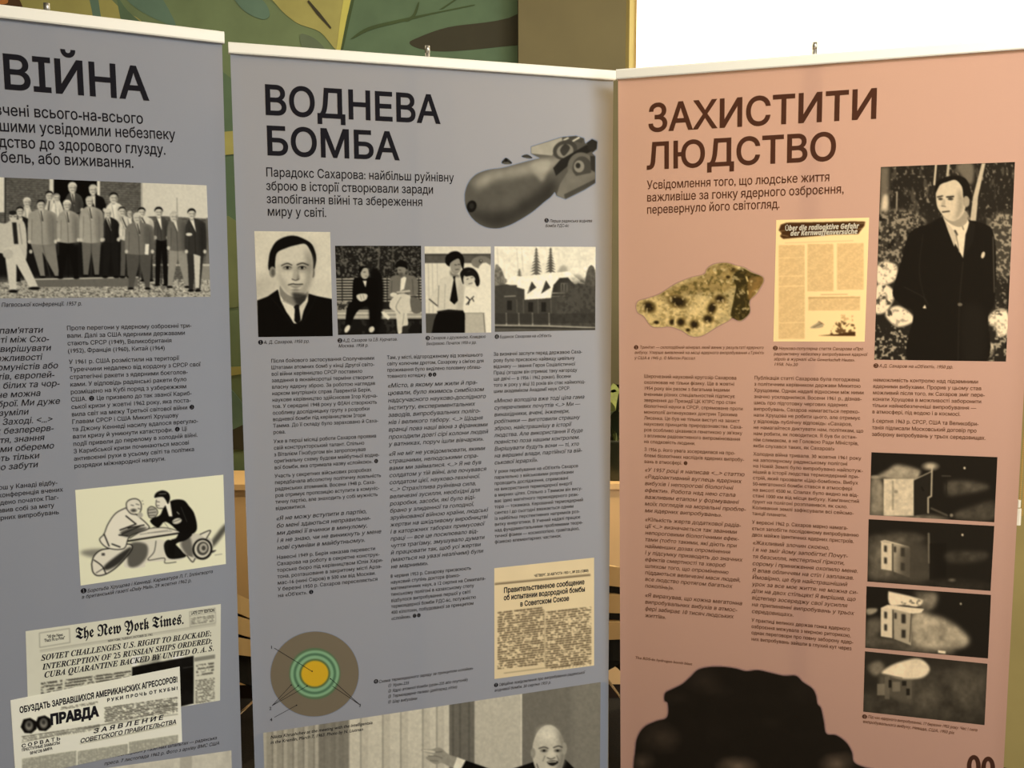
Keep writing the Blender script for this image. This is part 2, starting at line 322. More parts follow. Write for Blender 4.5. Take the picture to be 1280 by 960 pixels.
# ------------------------------------------------------------------ text: glyph outlines -> clean triangles
GL = {}
_tc = bpy.data.curves.new('glyph', 'FONT'); _tc.resolution_u = 3; _tc.fill_mode = 'NONE'; _to = bpy.data.objects.new('glyph', _tc); COL.objects.link(_to)
def _outline(s):
    _tc.body = s; bpy.context.view_layer.update()
    me = _to.to_mesh(); v = np.zeros(len(me.vertices)*3, np.float32); me.vertices.foreach_get('co', v); v = v.reshape(-1, 3)[:, :2].copy()
    e = np.zeros(len(me.edges)*2, np.int32); me.edges.foreach_get('vertices', e); e = e.reshape(-1, 2).copy(); _to.to_mesh_clear()
    return v, e
_HW = np.ptp(_outline('HH')[0][:, 0]); CAP = np.ptp(_outline('H')[0][:, 1])
def glyph(ch, wt):
    key = (ch, wt)
    if key in GL: return GL[key]
    adv = None
    v2, _ = _outline('H'+ch+'H'); adv = float(np.ptp(v2[:, 0]) - _HW)
    if ch == ' ': GL[key] = (np.zeros((0, 2)), np.zeros((0, 3), int), adv/CAP); return GL[key]
    v, e = _outline(ch)
    nxt = {int(a): int(b) for a, b in e}; prv = {int(b): int(a) for a, b in e}
    for a, b in list(nxt.items()):
        if b not in nxt: pass
    loops = []; seen = set()
    for s in sorted(nxt):
        if s in seen: continue
        lp = [s]; seen.add(s); c = nxt.get(s)
        while c is not None and c not in seen: lp.append(c); seen.add(c); c = nxt.get(c)
        if len(lp) > 2: loops.append(lp)
    polys = []
    for lp in loops:
        P = v[lp].astype(float); keep = [0]
        for i in range(1, len(P)):
            if np.linalg.norm(P[i]-P[keep[-1]]) > 1e-4: keep.append(i)
        P = P[keep]
        if len(P) > 3 and np.linalg.norm(P[0]-P[-1]) < 1e-4: P = P[:-1]
        if len(P) >= 3: polys.append(P)
    ar = [float(np.sum(P[:, 0]*np.roll(P[:, 1], -1)-np.roll(P[:, 0], -1)*P[:, 1])) for P in polys]
    sg = 1 if ar and ar[int(np.argmax(np.abs(ar)))] > 0 else -1
    off = wt*CAP; out = []
    for P in polys:
        d1 = P-np.roll(P, 1, 0); d2 = np.roll(P, -1, 0)-P
        d1 /= np.linalg.norm(d1, axis=1)[:, None]+1e-12; d2 /= np.linalg.norm(d2, axis=1)[:, None]+1e-12
        n1 = np.c_[d1[:, 1], -d1[:, 0]]*sg; n2 = np.c_[d2[:, 1], -d2[:, 0]]*sg; b = n1+n2
        k = 2/np.maximum(np.sum(b*b, 1), .8)
        out.append(P+b*k[:, None]*off)
    V = np.concatenate(out) if out else np.zeros((0, 2)); E_ = []; o = 0
    for P in out: n = len(P); E_ += [(o+i, o+(i+1) % n) for i in range(n)]; o += n
    if len(V) < 3: GL[key] = (np.zeros((0, 2)), np.zeros((0, 3), int), adv/CAP); return GL[key]
    r = geometry.delaunay_2d_cdt([Vector(p) for p in V.tolist()], E_, [], 0, 1e-6)
    RV = np.array([tuple(p) for p in r[0]]); T = np.array([f for f in r[2] if len(f) == 3])
    cen = RV[T].mean(1); wn = np.zeros(len(T))
    for P in out:
        Q = np.roll(P, -1, 0)
        x, y = cen[:, 0][:, None], cen[:, 1][:, None]; x0, y0, x1, y1 = P[:, 0], P[:, 1], Q[:, 0], Q[:, 1]
        isl = (x1-x0)*(y-y0)-(x-x0)*(y1-y0)
        wn += ((y0 <= y) & (y1 > y) & (isl > 0)).sum(1) - ((y0 > y) & (y1 <= y) & (isl < 0)).sum(1)
    T = T[wn*sg > .5]
    a = RV[T]; cr = (a[:, 1, 0]-a[:, 0, 0])*(a[:, 2, 1]-a[:, 0, 1])-(a[:, 1, 1]-a[:, 0, 1])*(a[:, 2, 0]-a[:, 0, 0]); T[cr < 0] = T[cr < 0][:, ::-1]
    GL[key] = (RV/CAP, T, adv/CAP); return GL[key]
def width(s, wt, tr=0): return sum(glyph(c, wt)[2]+tr for c in s) - tr
class Text:
    """collects glyphs in banner (u, v) metres"""
    def __init__(s): s.V = []; s.T = []; s.n = 0; s.M = [0]
    def mark(s):
        if s.V: s.M.append(len(s.V))
    def put(s, st, u, v, cap, xs=1.0, wt=.012, ital=0.0, du=(1, 0), tr=0):
        du = np.array(du, float); dv = np.array([-du[1], du[0]]); x = 0
        for c in st:
            P, T, adv = glyph(c, wt)
            if len(P):
                X = (P[:, 0]+x+P[:, 1]*ital)*xs*cap; Y = P[:, 1]*cap
                s.V.append(np.c_[u+X*du[0]-Y*dv[0], v+X*du[1]-Y*dv[1]]); s.T.append(T+s.n); s.n += len(P)
            x += adv+tr
        return s

# ------------------------------------------------------------------ banner frames
BW = .85
PB = {1: (-1.3017342, 1.4659126, 2.0026209, .4913725, .0163411, .0061908),
      2: (-.5707663, 1.9844516, 2.0049643, .3243488, -.0093416, .0018677),
      3: (.2397493, 2.1876850, 1.9924148, -.2984522, .0205652, -.0112246)}
class Banner:
    def __init__(s, k, label):
        x, y, z, yaw, lean, spin = PB[k]; s.k = k
        s.O = np.array([x, y, z]); s.R = Rz(yaw) @ Rx(lean) @ Ry(spin)
        base = s.P(BW/2, 1.96)[0]
        s.root = root('roll_up_banner', (base[0], base[1], 0), yaw, label, 'banner')
        s.yaw = yaw
    def P(s, u, v, off=0):
        u = np.atleast_1d(np.asarray(u, float)); v = np.atleast_1d(np.asarray(v, float))
        L = np.stack([u, np.full_like(u, -off), -v], 1)
        return s.O + L @ s.R.T
    def un(s, px, py):
        d = CR @ np.array([(px-640)/F_PX, 1, -(py-480)/F_PX]); n = s.R[:, 1]
        q = s.R.T @ (CC+d*(n @ (s.O-CC))/(n @ d)-s.O); return np.array([q[0], -q[2]])
    def pr(s, u, v):
        q = (s.P(u, v)-CC) @ CR; return 640+F_PX*q[:, 0]/q[:, 1], 480-F_PX*q[:, 2]/q[:, 1]
    def text(s, name, T, mat, off=.0006, par=None):
        M = sorted(set(T.M)) + [len(T.V)]
        for a, b in zip(M[:-1], M[1:]):
            if b <= a: continue
            V = np.concatenate(T.V[a:b]); tr = np.concatenate(T.T[a:b]) - sum(len(x) for x in T.V[:a])
            o = fastmesh(name, s.P(V[:, 0], V[:, 1], off), tr, mat, s.root)
            if par: o.parent = par
    def line(s, T, st, p0, p1, cappx=None, cap=None, wt=.012, ital=0, tr=0):
        a, b = s.un(*p0), s.un(*p1); d = b-a; Ln = np.linalg.norm(d); d /= Ln
        if cap is None: cap = abs(s.un(p0[0], p0[1]-cappx)[1]-a[1])
        xs = Ln/(width(st, wt, tr)*cap); T.put(st, a[0], a[1], cap, xs, wt, ital, d, tr); return xs
    def block(s, T, lines, pf, pl, ref, refx, capr=.54, wt=.015, ital=0):
        T.mark()
        a, b = s.un(*pf), s.un(*pl); n = len(lines); pitch = (b[1]-a[1])/max(1, n-1)
        if n == 1: pitch = .0138
        cap = pitch*capr; u0 = (a[0]+b[0])/2
        ry = pf[1]+(pl[1]-pf[1])*ref/max(1, n-1); ur = s.un(refx, ry)[0]
        xs = (ur-u0)/(width(lines[ref], wt)*cap)
        for i, t in enumerate(lines): T.put(t, u0, a[1]+pitch*i, cap, xs, wt, ital)
        return xs
    def dot(s, T, px, py, d='❶', r=.0042):
        T.mark()
        u, v = s.un(px, py); w = width(d, 0); T.put(d, u-w*.0085/2, v+.0042, .0085, 1, 0)

def build_banner(B, mat, pole_px):
    R = B.root
    # cloth: fine sheet with slightly curled long edges
    us = np.concatenate([np.linspace(0, .03, 5), np.linspace(.03, BW-.03, 15)[1:-1], np.linspace(BW-.03, BW, 5)]); vs = np.linspace(.012, 1.955, 60)
    U, V = np.meshgrid(us, vs); e = np.minimum(U, BW-U); off = -.0025*np.clip(1-e/.03, 0, 1)**2
    P = B.P(U.ravel(), V.ravel()); P = P - np.outer(off.ravel()*-1, -B.R[:, 1])*-1
    nu, nv = len(us), len(vs); idx = np.arange(nu*nv).reshape(nv, nu)
    q = np.stack([idx[:-1, :-1], idx[1:, :-1], idx[1:, 1:], idx[:-1, 1:]], -1).reshape(-1, 4)
    fastmesh('cloth', P, q, mat, R, quads=True)
    # top rail: rounded clamp profile
    prof = [(-.008, .0), (-.0095, .003), (-.0095, .019), (-.008, .0215), (.006, .0215), (.0075, .019), (.0075, .003), (.006, 0)]
    v = []; f = []
    for u in (-.0025, BW+.0025):
        for y_, z_ in prof: v.append(tuple(B.P(u, z_-.0005, -y_)[0]))
    n = len(prof); f = [[i, (i+1) % n, n+(i+1) % n, n+i] for i in range(n)]
    mesh('top_rail', v, f, m_rail, R)
    for u in (-.0025, BW+.0025):
        v = []
        for uu in (u-.001 if u < .1 else u+.001, u):
            for y_, z_ in prof: v.append(tuple(B.P(uu, z_-.0005, -y_*.98)[0]))
        mesh('end_cap', v, [list(range(n)), list(range(2*n-1, n-1, -1))]+[[i, (i+1) % n, n+(i+1) % n, n+i] for i in range(n)], m_rail, R)
    up = B.un(pole_px[0], pole_px[1]+12)[0]; vt = B.un(*pole_px)[1]
    a = B.P(up, .012, -.038)[0]; b = B.P(up, 1.97, -.038)[0]
    G().tube([B.P(up, vt, -.038)[0], a, B.P(up, .7, -.038)[0]], .0052, 14).obj('pole', m_silver, R, True)
    G().tube([B.P(up, .7, -.038)[0], B.P(up, 1.35, -.038)[0]], .0072, 14).obj('pole', m_silver, R, True)
    G().tube([B.P(up, 1.35, -.038)[0], B.P(up, 1.93, -.038)[0]], .0082, 14).obj('pole', m_silver, R, True)
    G().tube([B.P(up, vt-.003, -.038)[0], B.P(up, vt+.012, -.038)[0]], .0054, 14).obj('pole_hook', m_silver, R, True)
    # cassette and feet, level on the floor
    c = np.array([R.location.x, R.location.y, 0]); Rm = Rz(B.yaw)
    def T_(p): return c + Rm @ p
    g = G(); o = len(g.v); pr_ = [(-.028, .012), (-.031, .02), (-.030, .06), (-.018, .088), (-.006, .095), (.014, .09), (.028, .07), (.031, .02), (.028, .012)]
    for u in (-BW/2-.004, BW/2+.004):
        for y_, z_ in pr_: g.v.append(tuple(T_(np.array([u, y_, z_]))))
    n = len(pr_); g.f = [[i, (i+1) % n, n+(i+1) % n, n+i] for i in range(n)]+[list(range(n)), list(range(2*n-1, n-1, -1))]
    g.obj('cassette', m_silver, R)
    for sx in (-1, 1):
        G().box(sx*.30-.03, sx*.30+.03, -.14, .14, 0.0, .012, T_, bev=.02).obj('foot', m_plast, R)

B1 = Banner(1, 'slate blue roll-up banner at the left, cut off by the frame, headed ВІЙНА')
B2 = Banner(2, 'slate blue roll-up banner in the middle headed ВОДНЕВА БОМБА')
B3 = Banner(3, 'dusty pink roll-up banner at the right headed ЗАХИСТИТИ ЛЮДСТВО')
build_banner(B1, m_blue, (60, 0)); build_banner(B2, m_blue, (539.5, 54)); build_banner(B3, m_pink, (1018.5, 50))

# ------------------------------------------------------------------ print on the banners: lettering
def L(B, T, st, x0, y0, x1, y1, **k): return B.line(T, st, (x0, y0), (x1, y1), **k)
# left banner
T = Text(); L(B1, T, 'ВІЙНА', 2, 110.3, 186.5, 125, cappx=40, wt=.030); B1.text('headline', T, m_ink)
T = Text()
for s, a in (('вчені всього-на-всього', (-7, 143.4, 179.5, 154.8)), ('шими усвідомили небезпеку', (-1, 164, 219.5, 174.5)),
             ('дство до здорового глузду.', (-1.5, 183.7, 207.5, 193.4)), ('бель, або виживання.', (1, 202.7, 167.5, 209.8))):
    L(B1, T, s, *a, cap=.0182, wt=.016)
B1.text('subtitle', T, m_ink)
T = Text(); L(B1, T, 'Пагвоської конференції. 1957 р.', 1.5, 383.6, 102.5, 381.7, cap=.0070, ital=.2); 
B1.dot(T, 104.5, 738.5); L(B1, T, 'Боротьба Хрущова і Кеннеді. Карикатура Л. Г. Іллінгворта', 109, 740.7, 266, 716, cap=.0066, ital=.2, wt=.01)
L(B1, T, 'в британській газеті «Daily Mail», 29 жовтня 1962 р.', 102, 748.5, 239.5, 727.3, cap=.0066, ital=.2, wt=.01)
L(B1, T, 'американські бойові кораблі у газетних шпальтах — радянська', 95, 954.5, 271, 923.8, cap=.0066, ital=.2, wt=.01)
L(B1, T, 'преса. 7 листопада 1962 р. Фото з архіву ВМС США', 130, 956.5, 274, 930.5, cap=.0066, ital=.2, wt=.01)
B1.text('caption', T, m_ink)
T = Text(); z = lambda x, y: (x/4, 380+y/4)
q = [("пам'ятати", 215, 143), ('сті між Схо-', 245, 186), ('вирішувати', 255, 230), ('можливості', 210, 276), ('комуністів або', 290, 322), ('тів, європей-', 272, 364),
     (', білих та чор-', 298, 412), ('не можна', 203, 459), ('зброї. Ми дуже', 300, 500), ('зуміли', 143, 551), ('Заході. <...>', 262, 587), ('х безперерв-', 268, 635), ('стя, знання', 222, 680), ('е ми оберемо', 270, 720), ('ють тільки', 197, 772), ('мо забути', 190, 815)]
for i, (s, x, y) in enumerate(q):
    e = B1.un(*z(x, y)); v0 = .6245+(.936-.6245)*i/15; w = width(s, .016)*.0104*.98; T.put(s, e[0]-w, B1.un(*z(215, 143))[1]+i*(B1.un(*z(190, 815))[1]-B1.un(*z(215, 143))[1])/15, .0104, .98, .016, .2)
B1.text('quotation', T, m_ink)
T = Text()
B1.block(T, ['Проте перегони у ядерному озброєнні три-', 'вали. Далі за США ядерними державами', 'стають СРСР (1949), Великобританія', '(1952), Франція (1960), Китай (1964)'], (83, 412.7), (85, 441), 0, 239.5)
B1.block(T, ['У 1961 р. США розмістили на території', 'Туреччини недалеко від кордону з СРСР свої', 'стратегічні ракети з ядерними боєголов-', 'ками. У відповідь радянські ракети було', 'розміщено на Кубі поряд з узбережжям', 'США. ❷ Це призвело до так званої Кариб-', 'ської кризи у жовтні 1962 року, яка поста-', 'вила світ на межу Третьої світової війни ❸', 'Главам СРСР і США Микиті Хрущову', 'та Джону Кеннеді насилу вдалося врегулю-', 'вати кризу й уникнути катастрофи. ❹ Ці', 'події привели до перелому в холодній війні.', 'З Карибської кризи починаються масові', 'антивоєнні рухи в усьому світі та політика', 'розрядки міжнародної напруги.'], (86, 455), (93, 585), 1, 250.8)
v0 = B1.un(72, 605.5)[1]; v1 = B1.un(73, 642.5)[1]
for i, (s, x) in enumerate((('кош у Канаді відбу-', 72), ('конференція вчених', 79), ('ладено початок Паг-', 73.5), ('тавив собі за мету', 68), ('дерних випробувань', 74))):
    w = width(s, .016)*.0078*.95; T.put(s, B1.un(x, 606+9*i)[0]-w, v0+(v1-v0)*i/4, .0078, .95, .016)
B1.text('body_text', T, m_ink)
# middle banner
T = Text(); L(B2, T, 'ВОДНЕВА', 329, 142.7, 550.5, 154.2, cappx=34.3, wt=.030); L(B2, T, 'БОМБА', 331.3, 193.2, 499.5, 199.7, cappx=33.3, wt=.030); B2.text('headline', T, m_ink)
T = Text()
for s, a in (('Парадокс Сахарова: найбільш руйнівну', (332, 220.5, 567.5, 227.2)), ('зброю в історії створювали заради', (332.5, 237.5, 542, 242.2)), ('запобігання війні та збереження', (333, 253.8, 528.5, 257.6)), ('миру у світі.', (334, 269.5, 408.3, 271.3))):
    L(B2, T, s, *a, cap=.0174, wt=.014)
B2.text('subtitle', T, m_ink)
T = Text(); c = dict(cap=.0066, ital=.2, wt=.012); z = lambda x, y: (300+x/4.923, 270+y/4.923); z2 = lambda x, y: (520+x/4.923, 270+y/4.923); z3 = lambda x, y: (300+x/4, 740+y/4); z4 = lambda x, y: (520+x/4, 720+y/4)
def cap_(B, T, f, s, x0, y0, x1, y1): B.line(T, s, f(x0, y0), f(x1, y1), **c)
for f, x, y, d in ((z, 127, 778, '❶'), (z, 615, 767, '❷'), (z2, 72, 752, '❸'), (z2, 497, 743, '❹'), (z2, 803, 28, '❺'), (z3, 680, 447, '❻'), (z4, 400, 545, '❼')): B2.dot(T, *f(x, y), d)
cap_(B2, T, z, 'А. Д. Сахаров, 1950 рр.', 145, 787, 428, 779); cap_(B2, T, z, 'А.Д. Сахаров та І.В. Курчатов.', 632, 776, 968, 766); cap_(B2, T, z, 'Москва. 1958 р.', 605, 809, 790, 804)
cap_(B2, T, z2, 'Сахаров з дружиною, Клавдією', 90, 760, 428, 750); cap_(B2, T, z2, 'Вихірєвою. Початок 1950-х рр.', 62, 795, 372, 786); cap_(B2, T, z2, 'Будинок Сахарова на «Об\'єкті»', 513, 752, 833, 744)
cap_(B2, T, z2, 'Перша радянська воднева', 822, 40, 1083, 38); cap_(B2, T, z2, 'бомба РДС-6с', 795, 69, 940, 68)
cap_(B2, T, z3, 'Схема термоядерного заряду за принципом «слойки»', 693, 455, 1165, 387); cap_(B2, T, z3, '① Уран-235', 738, 476, 845, 460); cap_(B2, T, z3, '② Ядро атомної бомби (уран-235 або плутоній)', 738, 503, 1138, 444); cap_(B2, T, z3, '③ Термоядерне паливо (дейтерид літію)', 738, 530, 1085, 480); cap_(B2, T, z3, '④ Шар вибухівки', 738, 557, 885, 538)
cap_(B2, T, z4, 'Офіційне повідомлення про випробування радянської', 413, 550, 843, 487); cap_(B2, T, z4, 'водневої бомби. 20 серпня 1953 р.', 392, 578, 675, 537)
B2.text('caption', T, m_ink)
T = Text(); I = Text()
B2.block(T, ['Після бойового застосування Сполученими', 'Штатами атомних бомб у кінці Другої світо-', 'вої війни керівництво СРСР поставило', 'завдання в якнайкоротші терміни створити', 'власну ядерну зброю. За роботою наглядав', 'нарком внутрішніх справ Лаврентій Берія,', 'наукове керівництво здійснював Ігор Курча-', 'тов. У середині 1948 року у ФІАН створюють', 'особливу дослідницьку групу з розробки', 'водневої бомби під керівництвом Ігоря', 'Тамма. До її складу було зараховано й Саха-', 'рова.'], (338.6, 453.4), (341.6, 542.5), 0, 468)
B2.block(T, ['Уже в перші місяці роботи Сахаров проявив', 'свій конструкторський талант. Спільно', 'з Віталієм Гінзбургом він запропонував', 'оригінальну схему будови майбутньої водне-', 'вої бомби, яка отримала назву «слойкою». ❻'], (342, 554), (343, 586.7), 0, 470.6)
B2.block(T, ['Участь у секретних військових розробках', 'передбачала абсолютну політичну лояльність', 'радянських атомників. Восени 1948 р. Саха-', 'ров отримує пропозицію вступити в комуніс-', 'тичну партію, але знаходить у собі мужність', 'відмовитися.'], (343.2, 597.2), (344.5, 637.6), 1, 476.5)
B2.block(I, ['«Я не можу вступити в партію,', 'бо мені здаються неправильни-', 'ми деякі її вчинки в минулому,', 'і я не знаю, чи не виникнуть у мене', 'нові сумніви в майбутньому».'], (345, 650.5), (346.2, 687), 3, 476.6, ital=.2)
B2.block(T, ['Навесні 1949 р. Берія наказав перевести', 'Сахарова на роботу в секретне конструк-', 'торське бюро під керівництвом Юлія Хари-', 'тона, розташоване в закритому місті Арза-', 'мас-16 (нині Саров) в 500 км від Москви.', 'У березні 1950 р. Сахаров переселяється', "на «Об'єкт». ❹"], (346, 699), (347.3, 746.5), 0, 469.4)
B2.block(T, ['Там, у місті, відгородженому від зовнішнього', "світу колючим дротом, Сахарову з сім'єю для", 'проживання було виділено половину облаш-', 'тованого котеджу. ❸❹'], (483.5, 449), (484, 472.4), 0, 603.4)
B2.block(I, ['«Місто, в якому ми жили й пра-', 'цювали, було якимось симбіозом', 'надсучасного науково-дослідного', 'інституту, експериментальних', 'заводів, випробувальних поліго-', 'нів і великого табору. <...> Щодня', 'вранці повз наші вікна з фіранками', 'проходили довгі сірі колони людей', 'у ватниках, поруч ішли вівчарки».'], (484.5, 484.6), (485.4, 557.7), 6, 609.4, ital=.2)
B2.block(I, ['«Я не міг не усвідомлювати, якими', 'страшними, нелюдськими спра-', 'вами ми займалися. <...> Я не був', 'солдатом у тій війні, але почувався', 'солдатом цієї, науково-технічної.', '<...> Страхітлива руйнівна сила,', 'величезні зусилля, необхідні для', 'розробки, засоби, які було віді-', 'брано у злиденної та голодної,', 'зруйнованої війною країни, людські', 'жертви на шкідливому виробництві', 'і в каторжних таборах примусової', 'праці — все це посилювало від-', 'чуття трагізму, змушувало думати', 'й працювати так, щоб усі жертви', '(маються на увазі незлічимі) були', 'не марними».'], (486.3, 569.9), (487.8, 710.8), 10, 609.4, ital=.2)
B2.block(T, ['8 червня 1953 р. Сахарову присвоюють', 'науковий ступінь доктора фізико-', 'математичних наук, а 12 серпня на Семипала-', 'тинському полігоні в казахському степу', 'відбулося випробування першої у світі', 'термоядерної бомби РДС-6с, потужністю', '400 кілотонн, побудованої за принципом', '«слойки». ❺❻'], (488.4, 722.3), (488.8, 775.2), 2, 607)
B2.block(T, ['За визначні заслуги перед державою Саха-', 'рову було присвоєно найвищу цивільну', 'відзнаку — звання Героя Соціалістичної', 'Праці (згодом він отримає таку нагороду', 'ще двічі — в 1956 і 1962 роках). Восени', 'того ж року у віці 32 років він стає наймолод-', 'шим академіком Академії наук СРСР.'], (616.5, 444.8), (617.2, 491.2), 0, 727.5)
B2.block(I, ['«Мною володіла вже тоді ціла гама', 'суперечливих почуттів <...> Ми —', 'винахідники, вчені, інженери,', 'робітники — виготовили страшну', 'зброю, найстрашнішу в історії', 'людства. Але використання її буде', 'повністю поза нашим контролем.', 'Вирішувати будуть вони — ті, хто', 'на вершині влади, партійної та вій-', 'ськової ієрархії».'], (617.2, 503.3), (617.8, 580.6), 0, 730.3, ital=.2)
B2.block(T, ["У роки перебування на «Об'єкті» Сахаров", 'паралельно з військовими розробками', 'проводить дослідження, спрямовані', 'на використання термоядерної енергії', 'в мирних цілях. Спільно з Таммом він вису-', 'ває ідею магнітного термоядерного реак-', 'тора — токамака. Керований термоядерний', 'синтез і до сьогодні вважається одним', 'із найбільш перспективних напрямків роз-', 'витку енергетики. В Учений надалі працює', 'над фундаментальними проблемами теоре-', 'тичної фізики — космологією, гравітацією,', 'фізикою елементарних частинок.'], (617.8, 591.4), (618.4, 679.3), 6, 728.8)
B2.text('body_text', T, m_ink); B2.text('quotation', I, m_ink)
# right banner
T = Text(); L(B3, T, 'ЗАХИСТИТИ', 809, 164.6, 1098.5, 147.3, cappx=32, wt=.030); L(B3, T, 'ЛЮДСТВО', 807.5, 211.6, 1046.5, 199.8, cappx=30.6, wt=.030); B3.text('headline', T, m_inkb)
T = Text()
for s, a in (('Усвідомлення того, що людське життя', (808.7, 236.5, 1037.5, 226.3)), ('важливіше за гонку ядерного озброєння,', (808.3, 252, 1055, 241.3)), ('перевернуло його світогляд.', (808.3, 267.3, 975, 260))):
    L(B3, T, s, *a, cap=.0178, wt=.014)
B3.text('subtitle', T, m_inkb)
T = Text(); z = lambda x, y: (780+x/4, 300+y/4); z2 = lambda x, y: (1060+x/3.2, 190+y/3.2); z3 = lambda x, y: (1070+x/4.17, 730+y/4.17); z4 = lambda x, y: (780+x/4, 780+y/4)
for f, x, y, d in ((z, 61, 537, '❶'), (z, 757, 541, '❷'), (z2, 112, 855, '❸'), (z3, 45, 691, '❹')): B3.dot(T, *f(x, y), d)
cap_(B3, T, z, 'Тринітит — склоподібний мінерал, який виник у результаті ядерного', 78, 543, 698, 545); cap_(B3, T, z, 'вибуху. Уперше виявлений на місці ядерного випробування «Трініті»', 53, 569, 700, 571); cap_(B3, T, z, 'у США в 1945 р. © Мінтон Рассел', 52, 596, 355, 598)
cap_(B3, T, z, 'Науково-популярна стаття Сахарова «Про', 773, 549, 1195, 552); cap_(B3, T, z, 'радіоактивну небезпеку випробування ядерної', 748, 576, 1215, 580); cap_(B3, T, z, 'зброї» в журналі «Die Gewerkschaft Heute».', 748, 602, 1155, 607); cap_(B3, T, z, '1958. No.20', 748, 628, 868, 630)
cap_(B3, T, z2, "А.Д. Сахаров на «Об'єкті», 1950 рр.", 124, 861, 420, 866)
cap_(B3, T, z3, 'Під час ядерного випробування, 17 березня 1953 року. Час і сила', 62, 697, 632, 768); cap_(B3, T, z3, 'випробувального вибуху, Невада, США, 1953 рік', 36, 722, 512, 782)
cap_(B3, T, z4, 'The RDS-6s hydrogen bomb blast', 55, 173, 340, 206)
B3.text('caption', T, m_inkb)
T = Text(); I = Text()
B3.block(T, ['Широчезний науковий кругозір Сахарова', 'охоплював не тільки фізику. Ще в жовтні', '1954 року він разом з багатьма іншими', 'вченими різних спеціальностей підписує', 'звернення до Президії ЦК КПРС про стан', 'біологічної науки в СРСР, спрямоване проти', 'монополії антинаукових доктрин Трохима', 'Лисенка. Це був не тільки виступ на захист', 'наукових принципів природознавства. Саха-', "ров особливо цікавився генетикою у зв'язку", 'з впливом радіоактивного випромінювання', 'на спадковість людини.'], (805, 472.2), (805, 553.7), 5, 928.8)
B3.block(T, ['З 1956 р. його увага зосередилася на про-', 'блемі біологічних наслідків ядерних випробу-', 'вань в атмосфері. ❶'], (805.6, 563.6), (805, 578.6), 1, 930.3)
B3.block(I, ['«У 1957 році я написав <...> статтю', '«Радіоактивний вуглець ядерних', 'вибухів і непорогові біологічні', 'ефекти». Робота над нею стала', 'важливим етапом у формуванні', 'моїх поглядів на моральні пробле-', 'ми ядерних випробувань».'], (806, 589.3), (805.4, 640), 0, 930.6, ital=.2)
B3.block(I, ['«Кількість жертв додаткової радіа-', 'ції <...> визначається так званими', 'непороговими біологічними ефек-', 'тами (тобто такими, які діють при', 'найменших дозах опромінення', 'і у підсумку призводять до значних', 'ефектів смертності та хвороб', 'шляхом того, що опроміненню', 'піддаються величезні маси людей,', 'все людство протягом багатьох', 'поколінь)».'], (806, 651.2), (806, 734), 5, 928, ital=.2)
B3.block(I, ['«Я вирахував, що кожна мегатонна', 'випробувальних вибухів в атмос-', 'фері забирає 10 тисяч людських', 'життів».'], (806, 745.8), (806, 771.2), 0, 927.8, ital=.2)
B3.block(T, ['Публікація статті Сахарова була погоджена', 'з політичним керівником держави Микитою', 'Хрущовим. Однак надалі відносини між ними', 'значно ускладнилися. Восени 1961 р., дізнав-', 'шись про підготовку чергових ядерних', 'випробувань, Сахаров намагається переко-', 'нати Хрущова не робити цього, але отримує', 'у відповідь публічну відповідь: «Сахаров,', 'не намагайтеся диктувати нам, політикам, що', 'нам робити, як поводитися. Я був би остан-', 'нім слимаком, а не Головою Ради Міністрів,', 'якби слухався таких, як Сахаров!»'], (942.8, 474.2), (941.3, 559), 8, 1079.4)
B3.block(T, ['Холодна війна тривала. 30 жовтня 1961 року', 'на заполярному радянському полігоні', 'на Новій Землі було випробувано найпотуж-', 'ніший в історії людства термоядерний при-', 'стрій, який прозвали «Цар-бомбою». Вибух', '50-мегатонної бомби стався в атмосфері', 'на висоті 4500 м. Спалах було видно на від-', "стані 1000 км від місця вибуху. Кам'янистий", 'ґрунт на полігоні розплавився, як скло.', 'Коливання землі зафіксували всі сейсмо-', 'танції планети.'], (941.3, 569.2), (940.4, 643.5), 0, 1076.8)
B3.block(T, ['У вересні 1962 р. Сахаров марно намага-', 'ється запобігти послідовному випробуванню', 'двох майже ідентичних ядерних пристроїв.'], (940.4, 654.6), (939.4, 670.2), 1, 1073.8)
B3.block(I, ['«Жахливий злочин скоєно,', 'і я не зміг йому запобігти! Почут-', 'тя безсилля, нестерпної гіркоти,', 'сорому і приниження охопило мене.', 'Я впав обличчям на стіл і заплакав.', 'Ймовірно, це був найстрашніший', 'урок за все моє життя: не можна си-', 'діти на двох стільцях! Я вирішив, що', 'відтепер зосереджу свої зусилля', 'на припиненні випробувань у трьох', 'середовищах».'], (940.4, 680.3), (939.4, 766), 3, 1072.7, ital=.2)
B3.block(T, ['У практиці великих держав гонка ядерного', 'озброєння межувала з мирною риторикою,', 'однак переговори про повну заборону ядер-', 'них випробувань зайшли в глухий кут через'], (939.4, 777), (939, 800.4), 0, 1063)
B3.block(T, ['неможливість контролю над підземними', 'ядерними вибухами. Прорив у цьому став', 'можливий після того, як Сахаров зміг пере-', 'конати Хрущова в можливості заборонити', 'тільки найнебезпечніші випробування —', 'в атмосфері, під водою і в космосі.'], (1091.3, 476.8), (1090.2, 516.6), 2, 1231.3)
B3.block(T, ['5 серпня 1963 р. СРСР, США та Великобри-', 'танія підписали Московський договір про', 'заборону випробувань у трьох середовищах.'], (1090.2, 528), (1089.7, 544.7), 2, 1232.3)
B3.text('body_text', T, m_inkb); B3.text('quotation', I, m_inkb)

